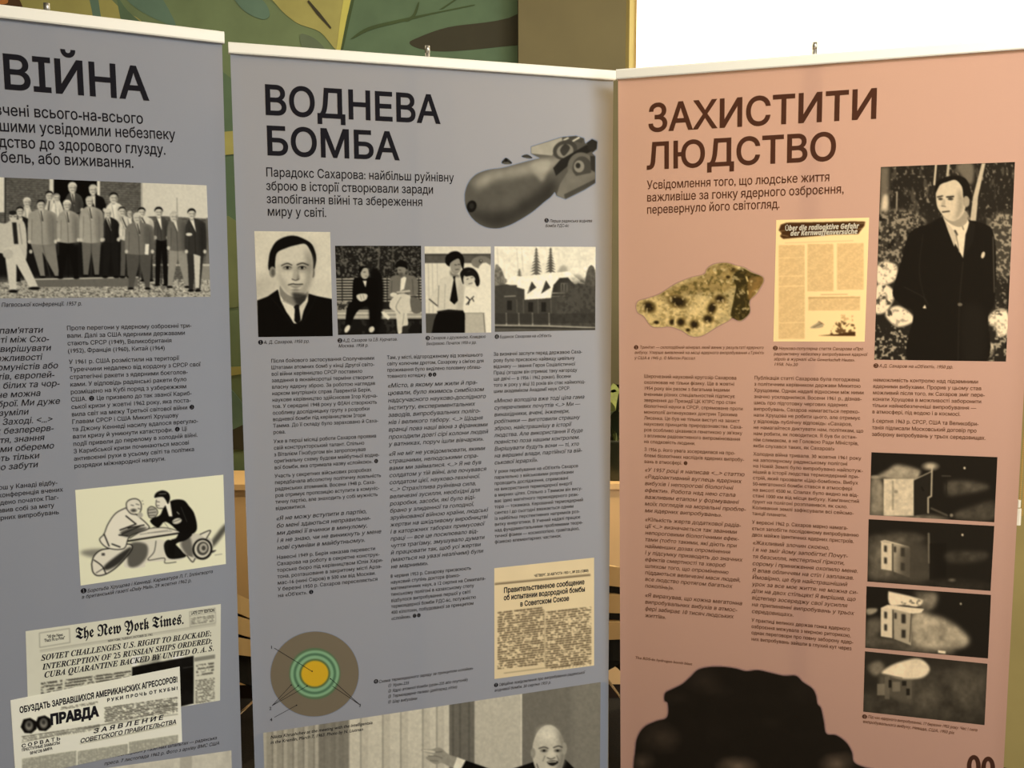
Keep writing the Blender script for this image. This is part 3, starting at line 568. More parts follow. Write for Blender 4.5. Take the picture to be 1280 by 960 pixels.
# ------------------------------------------------------------------ painter for the printed pictures (tones computed here, stored per vertex)
class Paint:
    def __init__(s, ox, oy, z, x0, y0, x1, y1, base, ss=2.0):
        """canvas in crop coordinates: photo px = (ox + X/z, oy + Y/z)"""
        s.ox, s.oy, s.z, s.x0, s.y0 = ox, oy, z, x0, y0; s.st = z/ss
        s.w = int((x1-x0)/s.st)+2; s.h = int((y1-y0)/s.st)+2
        s.X, s.Y = np.meshgrid(x0+np.arange(s.w)*s.st, y0+np.arange(s.h)*s.st)
        s.c = np.zeros((s.h, s.w, 3)); s.c[:] = s.col(base); s.a = np.ones((s.h, s.w)); s.rg = np.random.RandomState(3)
    def col(s, t):
        if hasattr(t, '__len__'): return np.array(t, float)
        return np.array([t, t*.985, t*.925+.005])
    def mix(s, m, t, op=1.0):
        m = np.clip(m, 0, 1)[..., None]*op; s.c = s.c*(1-m)+s.col(t)*m; return s
    def soft(s, m, r):
        r = int(round(r/s.st))
        if r < 1: return m
        for ax in (0, 1):
            for _ in range(2):
                p = np.concatenate([np.repeat(np.take(m, [0], ax), r+1, ax), m, np.repeat(np.take(m, [-1], ax), r, ax)], ax)
                cs = np.cumsum(p, ax); n = m.shape[ax]
                m = (np.take(cs, range(2*r+1, 2*r+1+n), ax)-np.take(cs, range(0, n), ax))/(2*r+1)
        return m
    def bb(s, P, e):
        i0 = max(0, int((P[:, 0].min()-e-s.x0)/s.st)); i1 = min(s.w, int((P[:, 0].max()+e-s.x0)/s.st)+2)
        j0 = max(0, int((P[:, 1].min()-e-s.y0)/s.st)); j1 = min(s.h, int((P[:, 1].max()+e-s.y0)/s.st)+2)
        return None if i1 <= i0 or j1 <= j0 else (slice(j0, j1), slice(i0, i1))
    def pm(s, pts, sm=True, soft=0):
        P = smooth_pts(pts, 5) if sm else np.array(pts, float); m = np.zeros((s.h, s.w)); B_ = s.bb(P, 2*s.st)
        if B_ is None: return m
        for dx, dy in ((-.25, -.25), (.25, -.25), (-.25, .25), (.25, .25)):
            X, Y = s.X[B_]+dx*s.st, s.Y[B_]+dy*s.st; ins = np.zeros(X.shape, bool)
            for i in range(len(P)):
                (ax, ay), (bx, by) = P[i-1], P[i]
                if ay == by: continue
                c = (ay > Y) != (by > Y)
                ins ^= c & (X < (bx-ax)*(Y-ay)/(by-ay)+ax)
            m[B_] += ins*.25
        return s.soft(m, soft) if soft else m
    def poly(s, pts, t, sm=True, soft=0, op=1.0): return s.mix(s.pm(pts, sm, soft), t, op)
    def ell(s, cx, cy, rx, ry, t, rot=0, soft=.0, op=1.0):
        c, q = math.cos(rot), math.sin(rot); X, Y = s.X-cx, s.Y-cy; U = (X*c+Y*q)/rx; V = (-X*q+Y*c)/ry
        d = np.sqrt(U*U+V*V); e = max(soft, s.st/min(rx, ry)*.6); return s.mix((1-d)/e*.5+.5, t, op)
    def line(s, pts, w, t, op=1.0, sm=False, soft=0):
        P = smooth_pts(pts, 5, False) if sm else np.array(pts, float); B_ = s.bb(P, w+max(s.st, soft)*2)
        if B_ is None: return s
        X, Y = s.X[B_], s.Y[B_]; D = np.full(X.shape, 1e9); mk = np.zeros((s.h, s.w))
        for (ax, ay), (bx, by) in zip(P[:-1], P[1:]):
            L2 = (bx-ax)**2+(by-ay)**2+1e-9; t_ = np.clip(((X-ax)*(bx-ax)+(Y-ay)*(by-ay))/L2, 0, 1)
            D = np.minimum(D, np.hypot(X-ax-t_*(bx-ax), Y-ay-t_*(by-ay)))
        mk[B_] = np.clip(.5+(w/2-D)/max(s.st, soft), 0, 1); return s.mix(mk, t, op)
    def nz(s, sc, seed=0, ax=1.0):
        r = np.random.RandomState(seed); o = np.zeros((s.h, s.w)); amp = 1; tot = 0
        for k in range(3):
            q = sc/2**k; gw, gh = int((s.w*s.st)/q)+3, int((s.h*s.st)/(q*ax))+3; gg = r.rand(gh, gw)
            fx = (s.X-s.x0)/q; fy = (s.Y-s.y0)/(q*ax); ix, iy = fx.astype(int), fy.astype(int); fx -= ix; fy -= iy
            fx = fx*fx*(3-2*fx); fy = fy*fy*(3-2*fy)
            o += amp*((gg[iy, ix]*(1-fx)+gg[iy, ix+1]*fx)*(1-fy)+(gg[iy+1, ix]*(1-fx)+gg[iy+1, ix+1]*fx)*fy); tot += amp; amp *= .55
        return o/tot
    def noise(s, sc, amp, mask=None, seed=0, ax=1.0):
        n = (s.nz(sc, seed, ax)-.5)*2*amp; m = 1 if mask is None else mask
        s.c = np.clip(s.c*(1+(n*m)[..., None]), 0, 1); return s
    def spots(s, sc, thr, t, mask, seed=0, op=1.0, ax=1.0): return s.mix(np.clip((s.nz(sc, seed, ax)-thr)*14, 0, 1)*mask, t, op)
    def samp(s, px, py):
        fx = np.clip(((px-s.ox)*s.z-s.x0)/s.st, 0, s.w-1.001); fy = np.clip(((py-s.oy)*s.z-s.y0)/s.st, 0, s.h-1.001)
        ix, iy = fx.astype(int), fy.astype(int); fx -= ix; fy -= iy; A = np.dstack([s.c, s.a]); fx, fy = fx[:, None], fy[:, None]
        return (A[iy, ix]*(1-fx)+A[iy, ix+1]*fx)*(1-fy)+(A[iy+1, ix]*(1-fx)+A[iy+1, ix+1]*fx)*fy
    def rect(s, x0, y0, x1, y1, t, op=1.0): return s.mix((np.clip((s.X-x0)/s.st+.5, 0, 1)*np.clip((x1-s.X)/s.st+.5, 0, 1)*np.clip((s.Y-y0)/s.st+.5, 0, 1)*np.clip((y1-s.Y)/s.st+.5, 0, 1)), t, op)
    def ink(s, x0, y0, x1, y1, lh, t, slope=0, seed=0, op=.75, col=None):
        """rows of illegible small print"""
        yy = s.Y-slope*(s.X-x0); row = np.floor((yy-y0)/lh); fr = (yy-y0)/lh-row
        n = s.nz(lh*1.1, seed, .5); m = (fr > .25)*(fr < .85)*(n > .42)*(s.X > x0)*(s.X < x1)*(yy > y0)*(yy < y1); return s.mix(m.astype(float), t, op)

TINT = {1: np.array([1, 1, .96]), 2: np.array([1, .98, .90]), 3: np.array([1.06, .93, .72])}  # paper tone per banner; the right banner's includes the warm window glow
def picture(B, name, p, quad, label, res=1.15, cut=False, off=.0003, bg=None, blur=.55, lift=.005):
    """a flat print on the cloth; quad = corner positions TL, TR, BR, BL on the cloth"""
    if name == 'photograph': p.noise(p.z*2.2, .05, seed=77)
    if blur:
        for i in range(3): p.c[..., i] = p.soft(p.c[..., i], blur*p.z)
    c = [B.un(*q) for q in quad]; wpx = math.hypot(quad[1][0]-quad[0][0], quad[1][1]-quad[0][1]); hpx = math.hypot(quad[3][0]-quad[0][0], quad[3][1]-quad[0][1])
    nx, ny = max(3, int(wpx*res)), max(3, int(hpx*res)); a, b = np.meshgrid(np.linspace(0, 1, nx), np.linspace(0, 1, ny)); a, b = a.ravel()[:, None], b.ravel()[:, None]
    uv = (c[0]*(1-a)+c[1]*a)*(1-b)+(c[3]*(1-a)+c[2]*a)*b
    px, py = B.pr(uv[:, 0], uv[:, 1]); R_ = p.samp(px, py); V = B.P(uv[:, 0], uv[:, 1], off)
    idx = np.arange(nx*ny).reshape(ny, nx); q = np.stack([idx[:-1, :-1], idx[1:, :-1], idx[1:, 1:], idx[:-1, 1:]], -1).reshape(-1, 4)
    C_ = np.clip((R_[:, :3]-.03)*1.13, 0, 1); al = R_[:, 3]
    lc = np.where(C_ <= .04045, C_/12.92, ((C_+.055)/1.055)**2.4)
    st_ = TINT[B.k]; lc = lc*(st_*(1-lift))+lift*np.array([1, .8, .55])*(3 if B.k == 3 else 1)  # blacks raised further on the right banner, for light coming through the cloth
    if cut:
        q = q[al[q].max(1) > .12]; w = np.clip((al-.12)/.6, 0, 1)[:, None]; lc = lc*w+bg*(1-w)
        used = np.unique(q); mp = -np.ones(len(V), int); mp[used] = np.arange(len(used)); V = V[used]; lc = lc[used]; q = mp[q]
    o = fastmesh(name, V, q, m_photo, B.root, quads=True, colors=lc); o['label'] = label; return o

# ---- group photograph
p = Paint(0, 200, 4, -60, 70, 1070, 705, .34)
brick = p.nz(5, 1)
p.mix((np.abs((p.Y-.06*p.X) % 11-5.5) < 1.6).astype(float), .55, .5).noise(9, .25, seed=2)
p.rect(-60, 80, 22, 262, .86).rect(22, 70, 30, 500, .22)
p.poly([(268,70),(485,70),(485,270),(268,270)], .05, False).rect(247, 70, 268, 300, .84).rect(485, 70, 500, 230, .86)
p.poly([(705,70),(1070,70),(1070,296),(800,280),(705,285)], .82, False).rect(708, 110, 712, 290, .6).line([(885,190),(886,270)], 3, .5).rect(1030, 290, 1050, 520, .45)
p.poly([(-60,400),(700,400),(700,590),(-60,590)], .10, False, soft=10)
p.rect(1000, 520, 1060, 620, .55); p.poly([(760,520),(1060,520),(1060,530),(760,530)], .75, False)
m = p.pm([(-60,620),(180,596),(700,590),(1070,600),(1070,720),(-60,720)], False); p.mix(m, .66).spots(9, .52, .30, m, 4, .8, .6).spots(6, .6, .92, m, 7, .8, .6)
p.poly([(150,598),(690,590),(690,632),(180,636)], .42, False).line([(150,597),(690,586)], 5, .85)
def man(hx, hy, r, L_, R_, top, hem, jk, tr, foot, fl=None, fr=None, hair=.12, shirt=.85, face=.78, tie=.2, lean=0):
    fl = fl or L_+8; fr = fr or R_-8; md = (L_+R_)/2
    if tr is not None:
        p.poly([(L_+10, hem-15), (R_-10, hem-15), (fr+2, foot), (fr-18, foot), (md+lean, hem+40), (fl+20, foot), (fl-2, foot)], tr, False)
        p.ell(fl+8, foot+3, 16, 6, .06).ell(fr-8, foot+3, 16, 6, .06)
        p.line([(md+lean*.5, hem), ((fl+fr)/2, foot)], 5, tr*.6, .6)
    p.poly([(hx-9, top-12), (hx+9, top-12), (R_-12, top+8), (R_-1, top+36), (R_+2, hem-40), (R_-3, hem-12), (R_-12, hem-2), (md, hem+4), (L_+12, hem-2), (L_+3, hem-12), (L_-2, hem-40), (L_+1, top+36), (L_+12, top+8)], jk)
    p.poly([(md+(R_-md)*.35, top+12), (R_, top+40), (R_, hem-10), (md+(R_-md)*.45, hem)], jk*.72, soft=8, op=.7).poly([(L_+4, top+60), (L_+14, top+60), (L_+18, hem-5), (L_+4, hem-20)], jk*1.15, soft=4, op=.5).line([(hx-9, top), (md-4, top+62), (md, hem)], 3, jk*.55, .8)
    p.line([(L_+20, top+40), (L_+18, hem-20)], 3, jk*.65, .8).line([(R_-20, top+40), (R_-18, hem-20)], 3, jk*.65, .8)
    p.poly([(hx-11, top-6), (hx+11, top-6), (md+2, top+60)], shirt, False)
    if tie is not None: p.line([(hx, top-2), (md+1, top+48)], 6, tie)
    p.ell(L_+6, hem-12, 8, 10, face).ell(R_-6, hem-12, 8, 10, face)
    p.rect(hx-8, hy, hx+8, top, face*.8).ell(hx, hy, r*.82, r*1.08, face)
    p.poly([(hx-r*.84,hy-r*.1),(hx-r*.86,hy-r*.6),(hx-r*.4,hy-r*1.12),(hx+r*.4,hy-r*1.12),(hx+r*.86,hy-r*.6),(hx+r*.82,hy-r*.1),(hx+r*.62,hy-r*.55),(hx,hy-r*.72),(hx-r*.62,hy-r*.5)], hair)
    p.line([(hx-r*.45, hy-r*.05), (hx-r*.1, hy-r*.05)], 4, .3, .6).line([(hx+r*.12, hy-r*.05), (hx+r*.5, hy-r*.05)], 4, .3, .6).line([(hx-r*.25, hy+r*.5), (hx+r*.25, hy+r*.5)], 3, .3, .7)
    p.poly([(hx+r*.45, hy-r*.5), (hx+r*.85, hy), (hx+r*.4, hy+r*.9)], face*.55, op=.6)
man(362,140,25,322,416,172,262,.30,None,0,hair=.85); man(465,150,24,420,528,182,262,.08,None,0,hair=.75,tie=None)
man(135,212,22,105,165,238,330,.80,None,0,hair=.85,tie=None); man(247,180,22,222,262,206,300,.85,.3,500); man(283,190,20,258,316,206,300,.9,.2,480,hair=.55,tie=None)
man(568,190,25,524,622,222,320,.86,None,0,shirt=.9,tie=None)
man(100,258,22,72,160,292,470,.13,.10,600,tie=None); man(540,268,20,510,598,296,410,.14,.12,582,hair=.8); man(610,258,22,596,664,288,400,.80,.36,582,hair=.2); man(708,262,22,700,770,288,410,.84,.15,600,hair=.08)
man(648,268,14,640,668,290,360,.7,None,0,hair=.6,tie=None)
man(205,226,24,140,284,256,420,.62,.52,582,205,295,hair=.15); man(335,226,23,286,398,262,412,.62,.07,586,hair=.9); man(448,208,23,398,515,242,412,.64,.42,576,420,492,hair=.75)
man(793,262,24,770,845,292,400,.30,.07,622,hair=.08,shirt=.9,tie=None); man(686,290,24,626,768,320,470,.46,.33,640,646,746,hair=.8); p.poly([(726,420),(745,420),(742,474),(724,472)], .9, False)
man(870,285,24,836,940,300,452,.42,.58,632,840,946,hair=.72,shirt=.85,tie=None); man(958,270,24,926,1030,302,470,.22,.20,650,946,998,hair=.08,tie=None); p.poly([(968,470),(1002,480),(996,640),(976,640)], .78, False).ell(945, 372, 16, 8, .85)
p.poly([(-60,310),(20,318),(62,300),(118,308),(134,400),(128,500),(95,440),(30,470),(-60,430)], .78).poly([(60,312),(82,312),(92,420),(70,420)], .16, False).line([(96,320),(110,420)], 4, .55)
p.poly([(20,440),(95,425),(190,632),(150,640),(82,520),(82,650),(48,652)], .82, False).ell(172,642,30,8,.08).ell(66,656,24,8,.08).ell(65,285,19,25,.78).ell(64,264,20,12,.15).line([(50,283),(60,283)],4,.25).line([(70,283),(80,283)],4,.25)
p.ell(40, 470, 26, 24, .75)
picture(B1, 'photograph', p, ((-16, 221), (258.2, 231.7), (263.2, 371), (-16, 373)), 'black-and-white photograph of a group of men in suits before a brick house')

# ---- portrait
z = (300, 270, 4.923)
p = Paint(*z, 78, 85, 580, 755, .82)
p.noise(120, .06, seed=5); p.poly([(80,380),(220,400),(110,520),(80,520)], .68, soft=30, op=.6)
p.poly([(176,330),(178,255),(192,205),(225,155),(285,126),(340,122),(395,142),(440,172),(464,225),(469,275),(455,335),(440,330),(430,240),(400,190),(340,190),(250,225),(222,300),(215,345)], .07)
p.ell(200,345,20,34,.55).ell(203,348,11,22,.38).ell(450,350,9,30,.35)
p.poly([(245,430),(300,470),(400,470),(420,470),(410,560),(330,560),(262,540)], .52)
p.poly([(218,335),(217,280),(230,225),(290,195),(350,178),(400,172),(430,210),(447,262),(450,325),(444,385),(425,440),(400,482),(365,502),(320,496),(276,470),(245,425),(226,385)], .80)
p.poly([(405,200),(447,262),(450,325),(444,385),(425,440),(395,484),(370,470),(400,400),(410,320),(402,260)], .56, soft=14, op=.8)
p.poly([(226,340),(240,400),(270,452),(320,490),(300,440),(262,380)], .62, soft=12, op=.7)
p.poly([(322,470),(400,480),(412,500),(405,540),(360,552),(335,520)], .16, soft=8, op=.85)
p.line([(256,305),(290,292),(318,302)], 8, .14, sm=True).line([(352,300),(385,290),(420,302)], 8, .12, sm=True)
p.poly([(232,300),(330,292),(335,340),(240,345)], .62, soft=8, op=.35).poly([(348,295),(430,292),(432,345),(350,345)], .5, soft=8, op=.4)
for ex in (292, 382): p.ell(ex,320,27,11,.42,soft=.4).ell(ex,319,18,7,.75).ell(ex,318,9,9,.08).line([(ex-22,316),(ex,309),(ex+22,316)],4,.12,sm=True)
p.poly([(332,330),(345,330),(352,375),(345,392),(325,388)], .66, soft=4).poly([(352,320),(362,360),(366,385),(345,398),(352,370)], .42, soft=4, op=.8).line([(320,388),(342,396),(362,388)],5,.25,sm=True)
p.line([(298,424),(325,418),(345,421),(385,420)],7,.2,sm=True).poly([(305,428),(345,430),(380,426),(345,446)], .55, soft=3).ell(345,455,26,6,.5,soft=.6)
p.poly([(105,520),(170,495),(232,452),(262,540),(330,660),(352,662),(378,640),(412,500),(424,478),(470,492),(572,512),(574,760),(110,760)], .055, False)
p.poly([(238,472),(268,520),(335,552),(342,575),(332,655),(285,590),(250,520)], .86, False).poly([(420,482),(418,525),(384,600),(376,642),(368,600),(362,560),(400,520)], .80, False)
p.line([(262,522),(336,556)],3,.45).poly([(338,550),(362,552),(374,640),(352,664),(334,645)], .07, False).poly([(338,575),(330,560),(345,545),(362,545),(366,562)], .10, False)
p.line([(180,492),(240,560),(330,680)],3,.14,.8,sm=True).line([(470,492),(430,580),(380,660)],3,.14,.8,sm=True)
picture(B2, 'photograph', p, ((317.9,288.9),(412.7,290),(416,420.2),(322.8,421.4)), 'portrait photograph of a young man with dark hair in a dark suit', res=1.5, blur=.3)

# ---- two men on a bench
p = Paint(*z, 580, 178, 1124, 738, .13)
m = p.pm([(580,178),(1124,178),(1124,385),(580,385)], False); p.spots(14, .58, .42, m, 3, .8).spots(7, .64, .6, m, 9, .7)
p.line([(855,190),(850,380)],10,.42,.7).line([(625,190),(640,300)],8,.4,.6).line([(940,180),(935,330)],7,.34,.6)
for i in range(9): y = 388+i*17; p.line([(585,y),(1120,y-2)], 8, .74-.02*(i%3))
for x in (628, 905, 1100): p.line([(x,385),(x+2,600)], 6, .16)
m = p.pm([(590,530),(680,525),(680,580),(595,585)], False); p.mix(m,.2).spots(10,.5,.6,m,4)
p.poly([(595,578),(1120,572),(1120,632),(598,636)], .62, False).line([(596,600),(1120,594)],5,.9).line([(597,622),(1120,618)],4,.85).rect(580,636,1124,740,.10)
m = p.pm([(580,640),(1124,636),(1124,740),(580,740)], False); p.spots(30,.58,.24,m,6,.6)
p.poly([(800,360),(850,330),(880,400),(880,560),(850,720),(800,720)], .06, soft=6)
p.poly([(735,378),(700,388),(692,460),(690,520),(660,560),(648,680),(672,688),(720,590),(790,560),(800,690),(830,690),(848,540),(850,430),(835,390),(790,378)], .05)
p.poly([(755,398),(780,398),(772,440)], .85, False).ell(768,352,26,36,.68).poly([(735,358),(732,325),(755,308),(785,318),(760,322),(745,345)], .05).line([(760,345),(772,345)],4,.2).line([(770,370),(782,370)],3,.3).line([(790,335),(795,365)],4,.4)
p.poly([(718,488),(745,478),(782,482),(778,512),(745,526),(722,510)], .80).line([(740,485),(748,515)],3,.45).line([(756,482),(764,512)],3,.45).ell(660,694,14,26,.86,.5).ell(810,698,16,20,.8,.6)
p.poly([(975,362),(925,382),(912,470),(915,510),(960,500),(1000,470),(1060,490),(1092,480),(1096,420),(1080,375),(1025,362)], .44).line([(1060,390),(1066,480)],4,.3).line([(935,400),(930,490)],4,.3)
p.poly([(990,385),(1012,372),(1024,380),(1010,450),(985,462)], .88, False).ell(994,332,26,36,.52).poly([(958,322),(962,285),(995,272),(1025,290),(1030,330),(1015,318),(980,312)], .07).line([(978,332),(990,334)],4,.2).ell(990,360,14,12,.2,soft=.5,op=.6)
p.poly([(920,560),(930,515),(985,478),(1045,490),(1058,540),(1050,585),(1028,600),(1034,668),(1000,680),(996,718),(972,722),(962,630),(955,590)], .80).line([(990,500),(960,560),(985,600)],4,.5,sm=True).line([(1010,600),(1000,670)],4,.55)
p.poly([(868,590),(885,585),(925,625),(912,640),(880,612)], .85, False).poly([(962,465),(1045,455),(1050,466),(965,474)], .75, False).ell(945,485,22,14,.82).poly([(1050,500),(1112,520),(1116,590),(1060,590)], .40)
picture(B2, 'photograph', p, ((418.8,307.2),(526.3,307.2),(527.5,416.6),(422.5,418.7)), 'photograph of two men talking on a slatted park bench', res=1.4, blur=.35)

# ---- couple
z = (520, 270, 4.923)
p = Paint(*z, 46, 182, 466, 724, .84)
p.rect(46,232,466,290,.34).noise(40,.2,p.pm([(46,232),(466,232),(466,290),(46,290)],False)).line([(50,240),(460,238)],4,.2).ell(402,285,62,38,.48).ell(398,278,12,12,.3).ell(400,275,4,4,.8)
for x in (75,100,130): p.line([(x,290),(x+6,600)],3,.6,.8)
p.rect(46,600,130,724,.30).poly([(380,340),(466,330),(466,724),(430,724)], .88)
p.poly([(205,368),(150,388),(135,430),(84,505),(82,530),(128,550),(138,590),(170,578),(300,582),(305,470),(290,400),(262,370)], .80).line([(140,430),(135,560)],4,.45).line([(82,512),(130,552)],7,.25).line([(180,420),(175,570)],4,.66).poly([(262,400),(295,440),(292,580),(250,580)], .66, soft=10, op=.6)
p.poly([(135,585),(200,575),(300,582),(304,650),(300,724),(95,724),(112,640)], .06, False).line([(132,588),(300,584)],6,.15)
p.ell(245,305,34,52,.58).poly([(182,290),(184,250),(215,222),(255,218),(285,240),(296,275),(290,330),(276,300),(262,262),(215,285),(205,310)], .06).line([(238,300),(250,302)],4,.15).line([(258,298),(270,298)],4,.15).line([(243,330),(262,328)],4,.2).poly([(212,330),(225,356),(262,362),(265,375),(215,365)], .35, soft=4)
p.poly([(226,372),(243,370),(240,392),(258,520),(236,545),(208,520),(232,392)], .06, False)
p.poly([(272,350),(300,320),(345,320),(378,350),(392,395),(388,425),(372,430),(345,375),(300,400),(290,420),(276,380)], .09)
p.ell(328,385,36,48,.78,.3).poly([(300,352),(345,338),(368,372),(375,410),(352,370),(305,372)], .10).line([(312,390),(322,386)],4,.2).line([(338,380),(350,378)],4,.2).line([(325,418),(345,412)],4,.3)
p.poly([(310,440),(345,438),(400,460),(425,520),(420,600),(300,600),(296,500),(300,455)], .88).line([(310,498),(328,515),(322,545)],6,.10,sm=True).line([(355,495),(330,520),(310,545)],5,.10,sm=True).line([(345,505),(355,525)],5,.10)
p.poly([(302,600),(420,600),(430,724),(300,724)], .70, False).line([(415,600),(425,720)],4,.35).line([(300,598),(420,598)],4,.45)
picture(B2, 'photograph', p, ((530.6,308),(613.4,308.2),(614,415.7),(532.6,416.4)), 'photograph of a young couple standing close together', res=1.4, blur=.35)

# ---- house
p = Paint(*z, 478, 184, 1110, 716, .90)
p.noise(90,.06,seed=8)
for x in (500,620,650): p.line([(x,200),(x+8,340)],4,.72,.7)
def spruce(x, y0, y1, w, t):
    rr = np.random.RandomState(int(x)); h = y1-y0; n = 9
    for i in range(n):
        yy = y0+h*i/n; ww = w*(.25+.75*i/n)*(.8+.4*rr.rand()); p.poly([(x-ww*.2,yy),(x+ww*.2,yy),(x+ww,yy+h/n*1.2),(x+ww*.3,yy+h/n*.9),(x,yy+h/n*1.4),(x-ww*.3,yy+h/n*.9),(x-ww,yy+h/n*1.2)], t, False)
spruce(740,195,360,38,.38); spruce(828,195,345,38,.34); spruce(636,325,380,26,.4)
m = p.pm([(484,330),(520,320),(545,380),(560,420),(560,700),(484,700)]); p.mix(m,.40).spots(14,.5,.6,m,2,.6)
p.poly([(870,345),(900,305),(930,320),(940,370),(1000,360),(1040,410),(1000,420),(860,400)], .66, soft=6)
p.poly([(1040,400),(1060,320),(1085,305),(1105,350),(1105,480),(1040,470)], .36).noise(10,.25,p.pm([(1030,300),(1110,300),(1110,480),(1030,480)],False))
p.poly([(484,430),(560,420),(660,450),(840,440),(1000,410),(1105,440),(1105,716),(484,716)], .27, False)
p.poly([(545,420),(600,368),(660,372),(840,350),(940,340),(1030,415),(960,420),(925,378),(880,380),(845,425),(830,505),(668,515),(668,450),(600,415)], .95, False)
p.poly([(683,480),(712,402),(740,440)], .25, False).poly([(683,480),(700,430),(700,470)], .5, False).poly([(768,480),(800,395),(828,440)], .25, False)
p.poly([(845,425),(885,382),(935,378),(975,425),(970,500),(840,500)], .22, False).rect(890,412,935,465,.45).rect(898,418,905,462,.15).rect(916,418,923,462,.15).line([(835,475),(945,472)],6,.6).line([(835,495),(945,492)],5,.5)
p.rect(550,425,620,500,.28).line([(545,495),(612,492)],5,.62).rect(560,520,590,580,.16).rect(690,530,720,590,.16).rect(770,530,800,590,.16).rect(870,530,900,580,.2)
for x in (555,632,716,818): p.line([(x,600),(x+2,668)],8,.62)
for x in (620,660,750,830,920): p.line([(x,515),(x+2,600)],5,.38)
m = p.pm([(900,430),(1105,420),(1105,690),(880,690)], True, 20); p.mix(m,.33,.7).spots(18,.5,.22,m,5,.6); p.rect(484,600,1105,660,.20,.5)
p.line([(484,672),(800,676),(1105,688)],9,.72,.8).rect(478,690,1110,720,.34).line([(484,684),(1105,694)],6,.15)
p.noise(16,.07,seed=3)
picture(B2, 'photograph', p, ((618,308),(744.5,308.6),(744,412.6),(618.5,414.8)), 'photograph of a gabled house with snow on the roof', res=1.4)

# ---- bomb cut-out
p = Paint(480, 40, 4, 395, 505, 1080, 990, .38)
body = [(405,850),(406,800),(425,750),(462,712),(520,690),(590,680),(660,662),(735,642),(800,628),(880,622),(920,650),(900,720),(845,810),(800,850),(740,900),(680,938),(620,968),(560,982),(500,972),(450,940),(418,895)]
fin = [(735,574),(890,526),(960,520),(1000,532),(1005,560),(1040,535),(1066,548),(1064,585),(1040,605),(1056,622),(1056,755),(1000,790),(908,836),(862,818),(840,760),(800,640),(735,608)]
al = np.clip(p.pm(body)+p.pm(fin, False), 0, 1); p.a = p.soft(al, 2)
p.c[:] = p.col(.36); mb = p.pm(body)
p.mix(p.soft(p.pm([(440,740),(520,700),(660,668),(800,634),(900,628),(860,680),(700,720),(560,740),(470,790)]), 16), .58, .9)
p.mix(p.soft(p.pm([(420,880),(520,900),(640,880),(760,800),(850,740),(850,820),(740,900),(620,968),(560,982),(450,940)]), 20), .22, .9)
p.mix(p.pm([(735,574),(890,526),(900,560),(860,580),(840,618),(735,608)], False), .66).mix(p.pm([(890,526),(960,520),(1000,532),(990,556),(940,545),(890,540)], False), .3)
p.line([(900,540),(920,530)],8,.8).line([(945,545),(975,528)],8,.85)
p.ell(905,590,62,48,.28,-.3).ell(905,595,42,34,.52,-.3).poly([(880,590),(905,560),(930,580),(900,620)], .25).poly([(735,660),(830,640),(800,740),(770,730)], .66, soft=8, op=.7)
p.poly([(845,680),(880,640),(1010,565),(1040,560),(1050,590),(1010,610),(930,660),(860,720)], .17, False).poly([(1012,540),(1042,534),(1066,550),(1064,582),(1045,600),(1020,590)], .20, False)
p.ell(985,680,68,78,.42).ell(990,680,48,58,.30).ell(975,672,26,30,.55).ell(970,668,12,14,.2).poly([(930,680),(960,720),(1056,700),(1056,755),(905,835),(862,818),(880,760)], .46, False).poly([(905,835),(1056,755),(1056,735),(900,812)], .30, False).poly([(1030,620),(1056,620),(1056,700),(1036,690)], .22, False)
p.ell(438,872,24,30,.10,.3).ell(438,870,12,15,.18).line([(588,652),(612,640),(636,655)],7,.15).ell(610,640,9,10,.12).line([(690,622),(715,620),(742,628)],7,.2)
p.line([(420,750),(560,690)],2,.5,.7).noise(60,.10,seed=2)
p.a = np.maximum(p.a, p.soft(np.clip(p.pm([(588,654),(604,632),(620,634),(640,656),(612,662)])+p.pm([(688,622),(715,612),(742,630),(716,632)]), 0, 1), 1))
picture(B2, 'bomb_picture', p, ((579,168),(750,168),(750,286),(579,286)), 'cut-out picture of a large egg-shaped aerial bomb with tail fins', res=1.5, cut=True, bg=BLUE)

# ---- charge diagram
z3_ = (300, 740, 4)
p = Paint(*z3_, 130, 180, 620, 660, .5)
p.c[:] = (.46,.43,.38); C0 = (373,410); rt = -.22
p.a = np.clip((1-np.hypot(((p.X-C0[0])*math.cos(rt)+(p.Y-C0[1])*math.sin(rt))/221, (-(p.X-C0[0])*math.sin(rt)+(p.Y-C0[1])*math.cos(rt))/212))*60+.5, 0, 1)
for a_, b_, c_ in ((128,134,(.36,.46,.36)),(122,121,(.52,.68,.56)),(107,107,(.33,.47,.38)),(94,94,(.52,.68,.56)),(78,77,(.36,.44,.30)),(68,67,(.80,.66,.20))): p.ell(374,408,a_,b_*.96,c_,rt)
p.noise(300,.02)
dg = picture(B2, 'charge_diagram', p, ((335,780),(452,780),(452,900),(335,900)), 'round diagram with a yellow core and green rings', res=1.6, cut=True, bg=BLUE)
def strokes(B, name, mat, segs, w=.0011, off=.0007):
    V = []; Tt = []
    for (a, b) in segs:
        a, b = B.un(*a), B.un(*b); d = (b-a)/np.linalg.norm(b-a); n = np.array([-d[1], d[0]])*w/2; k = len(V); V += [a-n, b-n, b+n, a+n]; Tt += [[k, k+1, k+2], [k, k+2, k+3]]
    V = np.array(V); return fastmesh(name, B.P(V[:, 0], V[:, 1], off), np.array(Tt), mat, B.root)
zz = lambda x, y: (300+x/4, 740+y/4)
strokes(B2, 'pointer_line', m_ink, [(zz(172,280), zz(360,396)), (zz(160,568), zz(255,465)), (zz(160,568), zz(290,470)), (zz(160,568), zz(335,470)), (zz(598,562), zz(452,432)), (zz(598,562), zz(462,470)), (zz(172,626), zz(282,566))])
T = Text(); 
